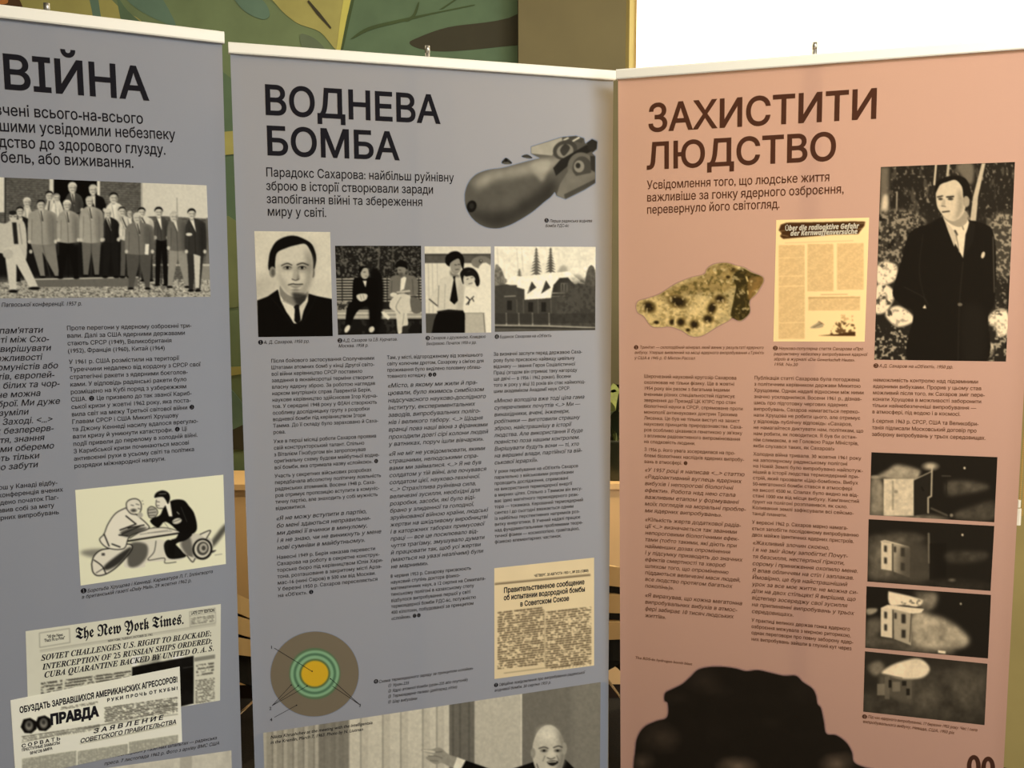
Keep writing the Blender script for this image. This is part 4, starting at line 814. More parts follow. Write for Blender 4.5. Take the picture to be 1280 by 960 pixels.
for s_, x, y in (('1',152,284),('2',146,590),('3',594,574),('4',150,646)): u, v = B2.un(*zz(x, y)); T.put(s_, u, v, .007, 1, .012)
for x, y in ((360,396),(282,566),(255,465),(290,468),(335,470),(452,434)): u, v = B2.un(*zz(x, y)); T.put('●', u-.0016, v+.0014, .0028, 1, 0)
B2.text('diagram_number', T, m_ink, .0007, dg)

# ---- government newspaper cutting
p = Paint(520, 720, 4, 385, -60, 905, 530, (.86,.80,.68)); ink = (.20,.16,.12)
p.noise(200,.03).line([(395,42),(870,-4)],4,ink,.9).line([(395,36),(870,-10)],2,ink,.8)
p.ink(408,178,640,470,11.6,ink,-.115,1,.7); p.ink(648,178-.115*240+26,876,470,11.6,ink,-.115,2,.7); p.line([(440,486),(840,434)],2,ink,.7).line([(641,170),(645,450)],2,ink,.5)
o = picture(B2, 'newspaper_cutting', p, ((617.8,710.2),(742.6,697),(742.6,831.8),(618,848.7)), 'cream newspaper cutting with a government announcement', res=1.4)
T = Text(); zz = lambda x, y: (520+x/4, 720+y/4)
def LN(B, T, s_, f, x0, y0, x1, y1, cap, wt=.05, ital=0): T.mark(); B.line(T, s_, f(x0, y0), f(x1, y1), cap=cap, wt=wt, ital=ital)
LN(B2,T,'Правительственное сообщение',zz,438,84,842,40,.0118); LN(B2,T,'об испытании водородной бомбы',zz,438,121,845,76,.0118); LN(B2,T,'в Советском Союзе',zz,520,152,765,122,.0118)
LN(B2,T,'ЧЕТВЕРГ, 20 АВГУСТА 1953 г., № 232 (12800)',zz,590,5,862,-22,.006,.04)
B2.text('newspaper_headline', T, m_ink, .0006, o)

# ---- photograph at the foot of the middle banner
p = Paint(*z3_, 60, 430, 1860, 900+260, .70)
for i in range(9): x = 80+i*52; p.rect(x, 500, x+26, 1200, .60, .8).rect(x+26, 500, x+34, 1200, .48, .7)
p.mix(np.clip((p.X-390)/8, 0, 1)*np.clip((548-p.X)/8, 0, 1), .48, .8)
for x in (440,480,520): p.rect(x,500,x+14,1200,.56,.6)
p.rect(548,400,1046,1200,.80)
for x in (600,710,800,910,980): p.rect(x,400,x+8,1200,.58,.8).rect(x+8,400,x+40,1200,.72,.6)
p.rect(1046,400,1172,1200,.44)
for x in (1060,1095,1140): p.rect(x,400,x+10,1200,.36,.7)
p.mix(np.clip((p.X-1172)/4, 0, 1), .74).mix(np.clip((p.X-1408)/4, 0, 1), .46).mix(np.clip((p.X-1640)/40, 0, 1), .50); p.rect(1404,400,1410,1200,.84)
sh = lambda P_: [(x+880, y-80) for x, y in P_]
p.poly(sh([(30,865),(75,866),(120,858),(160,890),(200,905),(215,930),(185,958),(130,935),(100,942),(60,920),(50,905),(90,895),(60,885),(32,875)]), .60).line(sh([(40,868),(90,880),(130,878)]),4,.4,sm=True).line(sh([(62,900),(100,900),(130,910)]),4,.42,sm=True).line(sh([(70,922),(110,925)]),4,.45).poly(sh([(40,868),(90,874),(92,884),(40,876)]), .8)
p.poly(sh([(205,905),(250,922),(225,975),(185,960)]), .92, False).poly(sh([(248,922),(330,950),(420,985),(430,1100),(250,1060),(215,985)]), .06, False)
p.poly(sh([(525,950),(600,925),(640,935),(700,945),(745,915),(790,960),(830,1000),(860,1200),(380,1200),(420,985)]), .07, False)
p.ell(*sh([(663,880)])[0],82,136,.76,.0).poly(sh([(700,760),(740,800),(752,870),(742,940),(715,980),(690,1000),(712,920),(722,850)]), .50, soft=10, op=.85)
p.ell(*sh([(742,862)])[0],13,30,.62).ell(*sh([(585,885)])[0],12,26,.6)
p.ell(*sh([(655,790)])[0],42,34,.90,soft=.7,op=.7).line(sh([(615,862),(640,855),(660,862)]),6,.3,sm=True).line(sh([(688,858),(712,850),(730,856)]),6,.3,sm=True)
for ex in (640, 708): p.ell(*sh([(ex,873)])[0],17,8,.4,soft=.5).ell(*sh([(ex,873)])[0],6,5,.1)
p.poly(sh([(668,870),(684,868),(694,905),(672,912),(655,902)]), .82, soft=3).line(sh([(656,908),(674,915),(694,908)]),5,.35,sm=True).line(sh([(645,900),(634,925)]),4,.5).line(sh([(704,898),(714,922)]),4,.45)
p.poly(sh([(655,928),(690,922),(712,930),(690,948),(668,945)]), .14).line(sh([(660,930),(700,928)]),5,.85).line(sh([(604,940),(622,985),(660,1015)]),6,.4,sm=True)
p.poly(sh([(620,985),(700,1010),(730,960),(750,1040),(690,1080),(640,1040)]), .86, False).poly(sh([(680,1015),(710,1015),(715,1150),(685,1150)]), .25, False)
p.noise(14,.05)
o = picture(B2, 'photograph', p, ((317.5,917.8),(760.6,851),(760.3,1034),(320.7,1110)), 'photograph of a bald man in a dark suit pointing in front of a pale curtain', res=1.2)
T = Text(); zz = lambda x, y: (300+x/4, 740+y/4)
LN(B2,T,'Nikita Khrushchev at the meeting with the intelligentsia',zz,152,734,662,659,.0072,.02,.2); LN(B2,T,'in the Kremlin, March 7, 1963. Photo by N. Liutman',zz,152,760,615,692,.0072,.02,.2); B2.text('photograph_caption', T, m_ink, .0007, o)

# ---- cartoon
p = Paint(0, 580, 4, 370, 40, 1150, 615, (.90,.90,.81)); K = .10
p.poly([(410,435),(470,425),(520,430),(470,465),(410,450)], .45, soft=8, op=.8).poly([(1060,380),(1125,300),(1130,330),(1080,400),(1050,420)], .25, soft=6, op=.85).poly([(1030,440),(1080,430),(1060,445)], .3)
def ol(P_, w=4, t=K, closed=True, op=1): P_ = list(P_)+([P_[0]] if closed else []); p.line(P_, w, t, op, sm=True)
p.poly([(640,400),(820,380),(850,460),(930,450),(900,480),(740,490),(720,515),(640,518),(620,500)], .86); p.poly([(650,400),(730,400),(735,460),(690,510),(640,505)], .22, soft=4, op=.75).poly([(820,400),(850,380),(905,430),(930,462),(860,475),(830,455)], .10)
torp = [(458,500),(470,460),(505,430),(560,420),(640,400),(660,425),(600,500),(540,545),(490,558),(465,540)]
p.poly(torp, .88); ol(torp, 5); p.poly([(525,505),(640,420),(655,430),(600,495),(535,530)], .15, soft=3, op=.9); ol([(470,480),(510,510),(530,550)], 5, closed=False); ol([(480,545),(520,520)], 3, closed=False); p.rect(508,445,524,458,.3)
tail = [(900,385),(940,352),(1000,350),(1055,375),(1062,420),(1030,460),(980,478),(950,470),(905,430)]
p.poly(tail, .80); p.poly([(905,395),(950,365),(965,470),(930,450)], .2, soft=3, op=.6); p.poly([(1000,352),(1052,332),(1030,375)], .88, False); ol([(1000,352),(1052,332),(1032,372)], 4, closed=False); p.poly([(930,455),(965,490),(975,470)], .85, False); ol([(935,458),(962,490),(975,472)],4,closed=False)
p.ell(1012,425,50,54,.12,.2).ell(1012,424,40,44,.82,.2).ell(1014,422,30,34,.30,.2).ell(1016,420,20,24,.7,.2).ell(1018,420,10,12,.3)
p.poly([(648,380),(720,330),(800,318),(905,340),(900,350),(780,362),(660,385)], .87); ol([(640,385),(900,345)], 8, closed=False); ol([(648,372),(725,328),(820,318),(903,338)], 3, closed=False)
for a_ in (((700,352),(840,330)),((740,345),(860,335)),((820,290),(850,330)),((800,300),(760,320))): p.line(a_,2,.35)
ol([(780,385),(770,440),(740,480),(820,470),(825,495),(880,490)], 3, closed=False)
coat = [(640,215),(580,245),(540,300),(520,350),(498,380),(540,420),(620,422),(650,360),(740,325),(735,300),(690,260)]
p.poly(coat, .90); ol(coat, 4)
for a_ in (((600,330),(680,300)),((610,350),(700,310)),((640,320),(720,305)),((560,400),(600,415)),((520,350),(545,410)),((630,260),(680,300)),((595,355),(640,360))): p.line(a_,6,.12)
p.poly([(600,345),(650,320),(735,318),(690,345),(640,365)], .2, soft=3, op=.8)
p.ell(668,212,36,38,.88); ol([(634,225),(632,195),(650,178),(680,174),(702,190),(706,225),(690,250),(655,248)], 4); p.ell(668,232,14,8,.3,soft=.5).line([(655,205),(668,208)],3,.2).line([(680,200),(695,204)],3,.2).line([(690,222),(700,225)],4,.3).ell(700,255,14,14,.7).ell(712,185,2.5,2.5,.4).ell(716,200,2.5,2.5,.4)
p.ell(760,240,26,28,.70).line([(740,230),(775,225)],3,.2).line([(742,245),(780,240)],3,.2).line([(745,258),(775,256)],3,.25); ol([(738,225),(755,212),(780,222),(788,245),(770,268),(745,265)],3)
suit = [(860,182),(915,180),(945,210),(972,250),(985,320),(960,350),(905,345),(850,300),(820,290),(790,318),(752,290),(762,272),(800,255),(820,215)]
p.poly(suit, .07); p.poly([(880,370),(900,345),(960,350),(930,380),(880,400),(870,460),(840,440),(850,385)], .08)
p.poly([(825,198),(850,185),(862,262),(845,262)], .92, False).ell(803,190,26,34,.88); ol([(782,180),(780,205),(790,220),(815,222)],3,closed=False); p.line([(785,188),(797,190)],3,.2).line([(785,207),(796,208)],3,.25)
p.poly([(772,168),(780,145),(810,132),(840,142),(850,170),(840,200),(828,180),(815,165),(795,165)], .08).line([(795,150),(830,148)],3,.6).ell(885,285,24,14,.82,-.3).line([(865,290),(905,275)],3,.3).line([(905,215),(935,290)],3,.4,.6).line([(885,240),(895,250)],4,.7)
p.line([(1075,455),(1110,450)],2,.4)
picture(B1, 'cartoon', p, ((94,612.5),(282.5,593),(285,704.5),(100.8,732)), 'ink cartoon of two men arm-wrestling while sitting on rockets', res=1.4, blur=.3)

# ---- newspaper front pages
nk = (.22,.21,.19)
p = Paint(0, 720, 4, 120, 130, 1120, 1100, (.84,.84,.79))
p.noise(150,.03)
def fr(a, b, c_, d, w=2): p.line([a,b,c_,d,a], w, nk, .7)
fr((197,285),(347,262),(350,332),(199,357)); fr((948,178),(1076,160),(1078,232),(950,252),1.5)
p.line([(950,200),(1076,182)],2,nk,.6); p.ink(955,208,1072,245,9,nk,-.14,2,.6)
p.line([(200,372),(1078,238)],2,nk,.6).line([(200,380),(1078,246)],2,nk,.4)
p.poly([(660,455),(968,398),(968,638),(905,652),(905,700),(660,700)], .08, False).noise(60,.6,p.pm([(660,400),(968,400),(968,700),(660,700)],False),3).line([(915,460),(965,452)],2,.5,.8)
p.poly([(972,408),(1075,392),(1075,412),(972,428)], (.35,.35,.33), False, op=.6); p.ink(980,440,1070,500,16,nk,-.14,5,.7); p.ink(976,520,1074,640,9,nk,-.14,6,.7)
p.ink(205,530,312,640,16,nk,-.14,7,.8); p.ink(325,515,655,560,14,nk,-.14,8,.8)
p.ink(320,560,650,700,9,nk,-.14,9,.6)
o = picture(B1, 'newspaper_page', p, ((32,789),(276,755),(275,875.5),(36,915)), 'reproduced American newspaper front page with blackletter title', res=1.4)
T = Text(); zz = lambda x, y: (x/4, 720+y/4)
def bi(s_): return ''.join(chr(0x1D468+ord(c)-65) if 'A' <= c <= 'Z' else c for c in s_)
def frk(s_): return ''.join(chr(0x1D56C+ord(c)-65) if 'A' <= c <= 'Z' else chr(0x1D586+ord(c)-97) if 'a' <= c <= 'z' else c for c in s_)
LN(B1,T,frk('The New York Times.'),zz,378,316,920,238,.021,.02)
LN(B1,T,bi('SOVIET CHALLENGES U.S. RIGHT TO BLOCKADE;'),zz,207,423,1056,298,.0112,.02); LN(B1,T,bi('INTERCEPTION OF 25 RUSSIAN SHIPS ORDERED;'),zz,214,468,1060,336,.0112,.02); LN(B1,T,bi('CUBA QUARANTINE BACKED BY UNITED O. A. S.'),zz,222,508,1070,372,.0112,.02)
LN(B1,T,'LATE CITY EDITION',zz,955,193,1072,177,.0062,.05); LN(B1,T,'"All the News',zz,235,310,315,299,.006,.03); LN(B1,T,"That's Fit to Print\"",zz,222,330,325,315,.006,.03)
LN(B1,T,'NEW YORK, TUESDAY, OCTOBER 23, 1962.',zz,540,330,765,296,.0042,.02)
B1.text('newspaper_headline', T, m_ink, .0006, o)
p = Paint(0, 720, 4, 40, 440, 930, 1300, (.93,.93,.88))
for q_ in ((97,686,890,523),): pass
for (hx, hy) in ((145,748),(218,736)): p.poly([(hx-42,hy+6),(hx-28,hy-32),(hx+6,hy-40),(hx+36,hy-22),(hx+38,hy+16),(hx+12,hy+38),(hx-22,hy+36)], .08, False); p.ell(hx,hy,19,24,.55,soft=.3).ell(hx,hy-6,10,12,.25,soft=.4)
p.ink(300,655,490,668,7,nk,-.16,1,.8); p.ink(520,655,888,735,9.5,nk,-.145,3,.85); p.line([(530,695),(888,640)],2,nk,.7)
p.line([(108,802),(888,690)],3,nk,.7).line([(108,832),(888,660)],2,nk,.8); p.ink(110,800,500,830,9,nk,-.16,4,.6)
p.line([(440,830),(860,745)],2,nk,.6).line([(400,838),(880,740)],2,nk,.8)
for x0_, x1_, y_, sd in ((110,382,905,11),(388,640,868,12),(645,890,822,13)):
    p.poly([(x0_,y_+8),(x1_,y_-(x1_-x0_)*.15+8),(x1_,1300),(x0_,1300)], (.62,.62,.58), False, op=.6); p.ink(x0_,y_+6,x1_,1300,8,nk,-.15,sd,.3)
o = picture(B1, 'newspaper_page', p, ((13,875),(224.5,833),(227.6,927.2),(19.5,973)), 'reproduced Soviet newspaper front page overlapping the American one', res=1.4, off=.0009)
T = Text()
LN(B1,T,'ОБУЗДАТЬ ЗАРВАВШИХСЯ АМЕРИКАНСКИХ АГРЕССОРОВ!',zz,98,684,888,528,.0112,.06); LN(B1,T,'ПРАВДА',zz,252,742,492,697,.0185,.10)
LN(B1,T,'Р У К И  П Р О Ч Ь  О Т  К У Б Ы !',zz,535,628,888,566,.0062,.07); LN(B1,T,'З А Я В Л Е Н И Е',zz,465,786,815,715,.0085,.05,.2); LN(B1,T,'СОВЕТСКОГО ПРАВИТЕЛЬСТВА',zz,400,834,880,736,.0080,.05,.2)
LN(B1,T,'С О Р В А Т Ь',zz,108,858,302,818,.0066,.05); LN(B1,T,'ПРЕСТУПНЫЕ ЗАМЫСЛЫ',zz,110,876,300,838,.0052,.05); LN(B1,T,'ВРАГОВ МИРА',zz,150,892,262,866,.0052,.05)
B1.text('newspaper_headline', T, m_ink, .0012, o)
p = Paint(0, 920, 4, -60, 40, 1250, 700, .80); p.noise(80,.1).rect(900,40,960,700,.7)
picture(B1, 'photograph', p, ((-20,981.5),(299,936.6),(303,1030),(-20,1080)), 'pale photograph at the foot of the left banner', res=.8)

# ---- article page
p = Paint(950, 260, 4.8, 75, 50, 665, 810, (.95,.90,.74)); nb = (.28,.19,.11)
p.poly([(125,100),(160,88),(400,84),(560,80),(632,82),(626,108),(600,140),(590,156),(430,160),(250,176),(140,186),(120,170),(130,150),(112,135)], nb, False)
for a_ in (((115,140),(150,135)),((125,160),(170,170)),((560,95),(628,92)),((575,130),(612,122))): p.line(a_,3,(.95,.90,.74),.6)
p.line([(150,210),(560,196)],2,nb,.4)
cb = (.82,.74,.58)
for x0_, x1_, y0_, y1_, sd in ((112,268,222,785,1),(284,440,216,500,2),(462,622,212,490,3),(290,600,532,615,4)):
    p.rect(x0_,y0_,x1_,y1_,cb,.55); p.ink(x0_,y0_,x1_,y1_,7,(.62,.52,.38),-.02,sd,.28)
for y in (300,410,470,690): p.line([(115,y),(268,y-4)],3,(.97,.92,.76))
p.line([(365,520),(525,518)],3,nb,.5).line([(290,540),(600,536)],4,(.6,.5,.35),.7)
p.poly([(300,718),(335,695),(360,680),(380,712),(330,722)], .5, op=.6).line([(320,716),(375,690)],3,nb,.8).line([(350,680),(385,700)],3,nb,.7)
m = p.pm([(430,700),(480,672),(520,690),(572,700),(572,765),(420,768)], False); p.spots(16,.5,nb,m,5,.8); p.poly([(350,766),(470,756),(572,742),(572,768)], nb, False); m = p.pm([(480,640),(560,640),(560,680),(480,680)], False); p.spots(12,.55,(.7,.6,.45),m,9,.6)
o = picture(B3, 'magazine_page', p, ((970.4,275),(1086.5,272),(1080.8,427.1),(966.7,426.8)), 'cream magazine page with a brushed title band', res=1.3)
T = Text(); zz = lambda x, y: (950+x/4.8, 260+y/4.8)
def sc(s_): return ''.join(chr(0x1D63C+ord(c)-65) if 'A' <= c <= 'Z' else chr(0x1D656+ord(c)-97) if 'a' <= c <= 'z' else c for c in s_)
LN(B3,T,sc('Über die radioaktive Gefahr'),zz,150,136,592,122,.0100,.04); LN(B3,T,sc('der Kernwaffenversuche'),zz,182,166,585,154,.0095,.04); B3.text('page_title', T, m_inkw, .0007, o)

# ---- rock cut-out
p = Paint(780, 300, 4, 55, 105, 705, 490, (.72,.69,.54))
rock = [(62,330),(75,305),(120,292),(180,270),(250,225),(330,190),(400,172),(415,145),(450,122),(510,114),(560,128),(600,138),(640,162),(690,182),(698,205),(685,232),(660,270),(628,305),(630,360),(600,395),(575,405),(540,390),(520,405),(470,430),(420,462),(375,482),(330,478),(290,452),(230,432),(180,436),(135,428),(100,380),(70,362)]
p.a = p.soft(p.pm(rock), 2); m = p.pm(rock)
p.poly([(180,272),(400,175),(415,145),(510,116),(570,150),(560,230),(480,262),(330,262),(220,292)], (.62,.57,.40), soft=8); p.spots(16,.55,(.36,.34,.20),p.pm([(180,272),(400,175),(415,145),(510,116),(570,150),(560,260),(480,290),(330,270),(220,292)]),3,.8)
p.poly([(70,300),(180,285),(260,300),(340,280),(470,300),(520,340),(440,430),(375,480),(290,452),(135,428),(75,362)], (.84,.80,.62), soft=10, op=.7)
p.poly([(540,190),(580,140),(640,165),(690,185),(680,235),(630,300),(628,365),(580,402),(535,385),(548,300),(560,230)], (.22,.20,.10)); p.poly([(630,190),(690,184),(696,210),(660,262),(625,300),(618,240)], (.50,.42,.26), soft=3); p.line([(612,185),(618,205)],8,(.85,.8,.6)).line([(618,255),(620,270)],7,(.8,.75,.55))
for x, y, a_, b_, r_ in ((125,335,30,24,.5),(270,308,42,26,.2),(285,410,18,18,0),(352,422,20,20,.3),(440,340,20,28,.3),(420,395,22,18,.2),(480,295,24,18,.1),(162,412,12,8,0),(320,450,10,8,0),(545,150,14,10,0),(520,185,10,8,0),(240,410,12,14,0)):
    p.ell(x,y,a_*1.25,b_*1.25,(.60,.54,.34),r_,soft=.4,op=.8).ell(x,y,a_,b_,(.16,.13,.07),r_,soft=.45)
p.spots(15,.6,(.48,.43,.27),m,8,.5).noise(14,.18,m,4).spots(20,.66,(.93,.90,.74),m,12,.6)
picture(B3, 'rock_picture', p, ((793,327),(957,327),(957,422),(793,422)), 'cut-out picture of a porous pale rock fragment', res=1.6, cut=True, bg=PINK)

# ---- man among flowers
p = Paint(1060, 190, 3.2, 98, 32, 676, 845, .14)
m = np.ones_like(p.X); p.spots(20,.62,.34,(p.Y < 300)*m,2,.7,2.2).spots(7,.68,.65,(p.Y < 280)*m,3,.7,1.6)
p.poly([(128,60),(165,58),(160,290),(128,290)], .42, False, soft=6).poly([(140,180),(160,180),(155,270),(130,270)], .8, soft=5).line([(352,50),(345,130)],8,.75).line([(402,48),(398,95)],10,.7).poly([(535,45),(550,45),(520,180),(512,275),(488,275),(500,180)], .72, False).poly([(440,50),(500,48),(495,130),(450,90)], .42, soft=5).line([(196,160),(194,240)],6,.7,.8)
m = p.pm([(98,260),(300,250),(260,420),(98,460)], True, 10); p.mix(m,.22).spots(10,.50,.60,m,5,.9).spots(14,.6,.10,m,6,.9)
m = p.pm([(570,270),(676,262),(660,480),(585,480)], True, 8); p.mix(m,.25).spots(10,.52,.62,m,7,.9)
def flowers(P_, sd): 
    m = p.pm(P_, True, 3); p.mix(m,.92).spots(14,.60,.55,m,sd,.7).spots(22,.66,.15,m,sd+1,.8)
flowers([(118,455),(150,440),(195,455),(190,510),(150,530),(115,520)],20); flowers([(112,540),(150,530),(185,560),(178,600),(150,640),(108,640)],22); flowers([(150,640),(200,615),(255,650),(260,680),(200,700),(160,670)],24); flowers([(560,660),(600,628),(638,640),(640,720),(600,740),(590,700),(560,690)],26); flowers([(540,760),(580,770),(575,815),(540,815)],28)
m = p.pm([(98,690),(250,700),(250,845),(98,845)], False); p.spots(11,.56,.72,m,9,.9); m = p.pm([(545,700),(645,690),(645,845),(545,845)], False); p.spots(11,.58,.68,m,10,.9); m=p.pm([(590,500),(640,500),(640,640),(590,640)],False); p.spots(10,.6,.6,m,11,.8)
p.poly([(375,262),(330,285),(262,310),(235,350),(215,430),(188,520),(180,575),(225,620),(262,650),(248,845),(545,845),(560,660),(585,600),(592,420),(580,320),(550,290),(480,272)], .065)
p.line([(300,330),(285,480),(310,600)],4,.14,.9,sm=True).line([(460,440),(445,620),(440,845)],4,.16,.9,sm=True).line([(225,540),(300,580),(320,610)],4,.16,.9,sm=True).line([(580,340),(585,560)],5,.5,.5).poly([(460,620),(545,640),(540,845),(465,845)], .11, soft=12, op=.8).ell(448,610,10,7,.4).poly([(298,625),(308,610),(314,626)], .85, False)
p.poly([(380,262),(470,250),(486,285),(470,330),(460,425),(410,330)], .84, False).poly([(384,268),(428,320),(440,330),(425,380),(398,310)], .74, False).line([(428,315),(436,330)],8,.3).line([(432,330),(445,400)],4,.5).poly([(486,275),(470,340),(460,430),(500,360),(510,290)], .10, False).line([(455,290),(462,310)],5,.5)
p.poly([(385,240),(470,235),(475,280),(440,300),(388,270)], .60).poly([(352,160),(362,130),(400,112),(450,112),(470,150),(472,200),(462,245),(430,275),(398,270),(375,248),(356,215)], .78)
p.poly([(350,165),(352,125),(385,102),(430,95),(468,105),(488,140),(494,185),(480,188),(462,185),(456,140),(430,112),(395,120),(368,132)], .07).ell(473,198,13,22,.62).poly([(440,150),(462,190),(455,240),(425,272),(438,220)], .56, soft=7, op=.8)
p.line([(358,180),(378,176)],5,.15).line([(395,180),(422,178)],6,.15).ell(370,188,9,5,.25).ell(410,188,11,5,.22).poly([(380,190),(388,192),(388,214),(374,214)], .68).line([(374,216),(390,218)],3,.3).line([(378,240),(405,237)],5,.2).ell(540,412,7,14,.8,.3)
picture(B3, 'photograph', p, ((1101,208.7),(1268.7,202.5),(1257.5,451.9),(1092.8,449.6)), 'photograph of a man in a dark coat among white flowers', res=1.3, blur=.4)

# ---- four frames of the house in the blast
def cloud(P_, t, sd, op=1.0, soft=12): m = p.pm(P_, True, soft); p.mix(m, t, op).noise(40, .30, m, sd)
za = (1070, 550, 4.57); zb_ = (1070, 730, 4.17)
p = Paint(*za, 72, 62, 815, 478, .10)
cloud([(120,210),(180,170),(230,140),(300,150),(350,165),(370,180),(330,235),(200,225)], .58, 1, soft=8); cloud([(85,230),(150,240),(160,420),(85,430)], .55, 2); cloud([(80,400),(320,420),(500,440),(500,470),(80,450)], .45, 3)
p.ell(425,150,38,20,.72,soft=.6).rect(158,222,330,432,.80).rect(205,232,216,400,.62).ell(227,295,12,10,.6).noise(18,.12,p.pm([(158,222),(330,222),(330,432),(158,432)],False),5).poly([(330,228),(425,180),(418,330),(410,420),(330,432)], .14, False).line([(375,270),(385,290)],8,.06).line([(330,228),(430,180)],5,.7).line([(434,158),(430,320),(412,330),(412,415)],9,.70)
cloud([(520,240),(640,232),(760,262),(720,290),(600,310),(520,315)], .36, 4, .8); cloud([(560,420),(660,380),(790,350),(790,450),(600,460)], .36, 6, .7); p.rect(515,235,519,320,.08); p.ell(620,160,6,7,.9).line([(490,205),(540,206)],4,.4).ell(110,212,30,10,.6,soft=.5).line([(430,390),(520,430)],12,.5,.5).ell(545,430,10,10,.5)
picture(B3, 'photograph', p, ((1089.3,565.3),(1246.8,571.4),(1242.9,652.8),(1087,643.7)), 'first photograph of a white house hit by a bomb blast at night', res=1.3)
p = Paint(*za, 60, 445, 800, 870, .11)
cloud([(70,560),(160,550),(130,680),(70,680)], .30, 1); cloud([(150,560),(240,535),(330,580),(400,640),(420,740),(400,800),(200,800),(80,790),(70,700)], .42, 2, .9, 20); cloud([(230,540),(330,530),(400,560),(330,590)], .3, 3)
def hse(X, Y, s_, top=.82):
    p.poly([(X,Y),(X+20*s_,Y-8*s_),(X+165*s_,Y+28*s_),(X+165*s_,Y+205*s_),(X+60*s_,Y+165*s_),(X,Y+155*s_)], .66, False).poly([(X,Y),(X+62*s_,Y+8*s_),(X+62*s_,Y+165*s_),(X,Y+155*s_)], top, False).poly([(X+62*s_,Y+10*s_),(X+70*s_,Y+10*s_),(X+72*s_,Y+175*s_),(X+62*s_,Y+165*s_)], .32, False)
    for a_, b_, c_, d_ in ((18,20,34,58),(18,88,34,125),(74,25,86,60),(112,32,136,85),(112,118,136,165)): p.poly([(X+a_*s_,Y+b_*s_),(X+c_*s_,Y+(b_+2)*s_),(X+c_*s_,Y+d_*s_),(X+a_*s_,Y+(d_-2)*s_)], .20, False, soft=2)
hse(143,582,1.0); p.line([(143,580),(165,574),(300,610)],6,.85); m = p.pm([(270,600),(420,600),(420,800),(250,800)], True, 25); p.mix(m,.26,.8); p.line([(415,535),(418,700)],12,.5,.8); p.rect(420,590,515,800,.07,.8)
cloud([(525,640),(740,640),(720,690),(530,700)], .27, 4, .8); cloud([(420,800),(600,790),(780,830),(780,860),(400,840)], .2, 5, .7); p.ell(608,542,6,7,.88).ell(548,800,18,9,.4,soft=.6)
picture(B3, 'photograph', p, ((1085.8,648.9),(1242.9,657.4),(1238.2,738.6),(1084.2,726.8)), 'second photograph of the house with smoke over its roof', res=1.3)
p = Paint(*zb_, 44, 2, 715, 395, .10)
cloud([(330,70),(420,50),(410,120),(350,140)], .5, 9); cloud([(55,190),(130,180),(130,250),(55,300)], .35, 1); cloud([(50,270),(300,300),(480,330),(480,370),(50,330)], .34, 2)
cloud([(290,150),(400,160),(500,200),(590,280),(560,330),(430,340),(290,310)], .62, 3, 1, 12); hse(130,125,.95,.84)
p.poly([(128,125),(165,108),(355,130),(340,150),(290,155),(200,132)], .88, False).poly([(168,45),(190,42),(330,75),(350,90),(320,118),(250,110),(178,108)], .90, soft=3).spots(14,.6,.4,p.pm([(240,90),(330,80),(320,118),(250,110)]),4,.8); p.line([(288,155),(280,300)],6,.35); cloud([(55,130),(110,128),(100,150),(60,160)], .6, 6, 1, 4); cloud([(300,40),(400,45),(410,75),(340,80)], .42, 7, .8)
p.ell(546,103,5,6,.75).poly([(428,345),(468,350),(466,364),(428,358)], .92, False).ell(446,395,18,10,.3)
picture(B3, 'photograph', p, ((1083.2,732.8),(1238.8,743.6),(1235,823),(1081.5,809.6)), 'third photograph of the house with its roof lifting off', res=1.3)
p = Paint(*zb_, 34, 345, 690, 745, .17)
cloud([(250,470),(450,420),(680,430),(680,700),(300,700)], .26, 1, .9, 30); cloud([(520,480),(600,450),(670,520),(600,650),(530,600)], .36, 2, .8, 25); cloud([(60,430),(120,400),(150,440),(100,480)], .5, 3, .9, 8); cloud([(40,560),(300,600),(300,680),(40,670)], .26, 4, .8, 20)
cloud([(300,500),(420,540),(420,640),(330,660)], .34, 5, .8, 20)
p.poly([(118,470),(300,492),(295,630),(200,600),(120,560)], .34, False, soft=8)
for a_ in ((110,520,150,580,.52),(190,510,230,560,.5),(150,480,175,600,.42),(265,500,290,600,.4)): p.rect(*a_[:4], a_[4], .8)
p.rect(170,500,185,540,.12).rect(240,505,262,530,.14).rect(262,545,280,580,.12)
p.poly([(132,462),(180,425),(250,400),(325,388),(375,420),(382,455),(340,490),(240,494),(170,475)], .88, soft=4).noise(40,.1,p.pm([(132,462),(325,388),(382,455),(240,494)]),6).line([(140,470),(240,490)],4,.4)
picture(B3, 'photograph', p, ((1081.2,814),(1234.3,829.6),(1230.7,906.3),(1079,889.5)), 'fourth photograph of the house vanishing in dust', res=1.3)

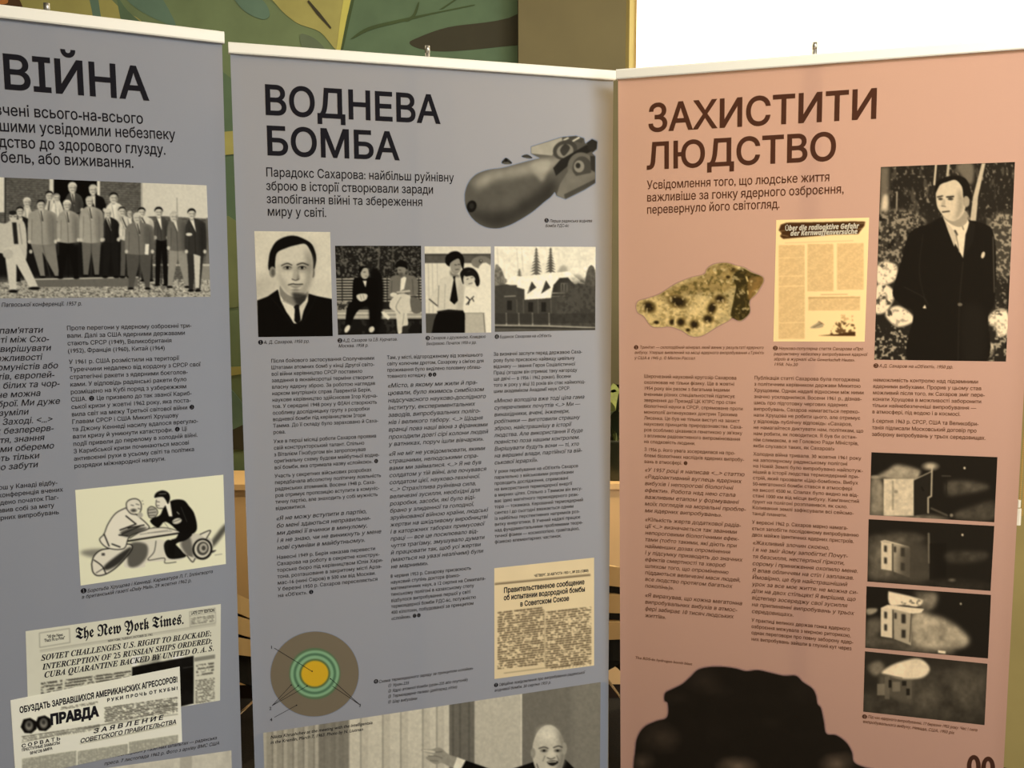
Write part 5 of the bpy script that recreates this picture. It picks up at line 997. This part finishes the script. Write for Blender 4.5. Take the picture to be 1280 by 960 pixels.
# ---- dark blast cloud at the foot
p = Paint(780, 780, 4, 30, 195, 1500, 1300, .085)
cl = [(55,640),(65,570),(100,515),(160,485),(215,465),(218,395),(202,385),(205,345),(240,325),(290,300),(330,265),(370,228),(430,214),(500,214),(560,222),(610,235),(670,230),(740,245),(800,258),(860,258),(895,290),(940,320),(960,355),(968,400),(985,420),(1000,490),(1012,548),(1060,555),(1110,590),(1140,640),(1150,690),(1200,715),(1260,730),(1330,780),(1400,900),(1440,1300),(30,1300),(45,760)]
m = p.pm(cl); p.a = p.soft(m, 4)
def puff(cx, cy, rx, ry, t, op=.6): 
    d = np.hypot((p.X-cx)/rx, (p.Y-cy)/ry)+(p.nz(110, int(cx))-.5)*.5; p.mix(np.clip(1-d, 0, 1)**.8, t, op)
puff(400,290,110,80,.24); puff(180,570,120,90,.33); puff(90,690,70,60,.40); puff(570,710,110,60,.42,.9); puff(1060,700,110,70,.42,.9); puff(480,330,80,40,.17); puff(740,490,60,40,.14); puff(900,340,100,80,.13); puff(260,370,80,40,.16); puff(620,900,300,120,.3); puff(450,540,160,90,.11)
p.c[..., 1] *= .93; p.c[..., 2] *= .92; p.noise(60,.15,seed=3)
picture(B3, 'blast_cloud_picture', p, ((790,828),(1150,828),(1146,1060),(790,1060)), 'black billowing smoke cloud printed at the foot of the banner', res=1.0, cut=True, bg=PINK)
# page mark: an eight lying on its side, lower right
V = []; Tt = []
for cx_, cy_, rx_, ry_ in ((1217.3, 957.5, 8.6, 14), (1235.2, 959.5, 8.6, 14)):
    k = len(V)
    for i in range(40):
        a = 2*math.pi*i/40
        for q in (1.0, .0):
            V.append(B3.un(cx_+(rx_-(1-q)*5.6)*math.cos(a), cy_+(ry_-(1-q)*5.6)*math.sin(a)))
    for i in range(40):
        a, b = k+2*i, k+2*((i+1) % 40); Tt += [[a, b, b+1], [a, b+1, a+1]]
V = np.array(V); o = fastmesh('page_mark', B3.P(V[:, 0], V[:, 1], .0006), np.array(Tt), m_inkb, B3.root)

bpy.data.objects.remove(_to)
for o in S.objects:
    if '_inv' in o: del o['_inv']
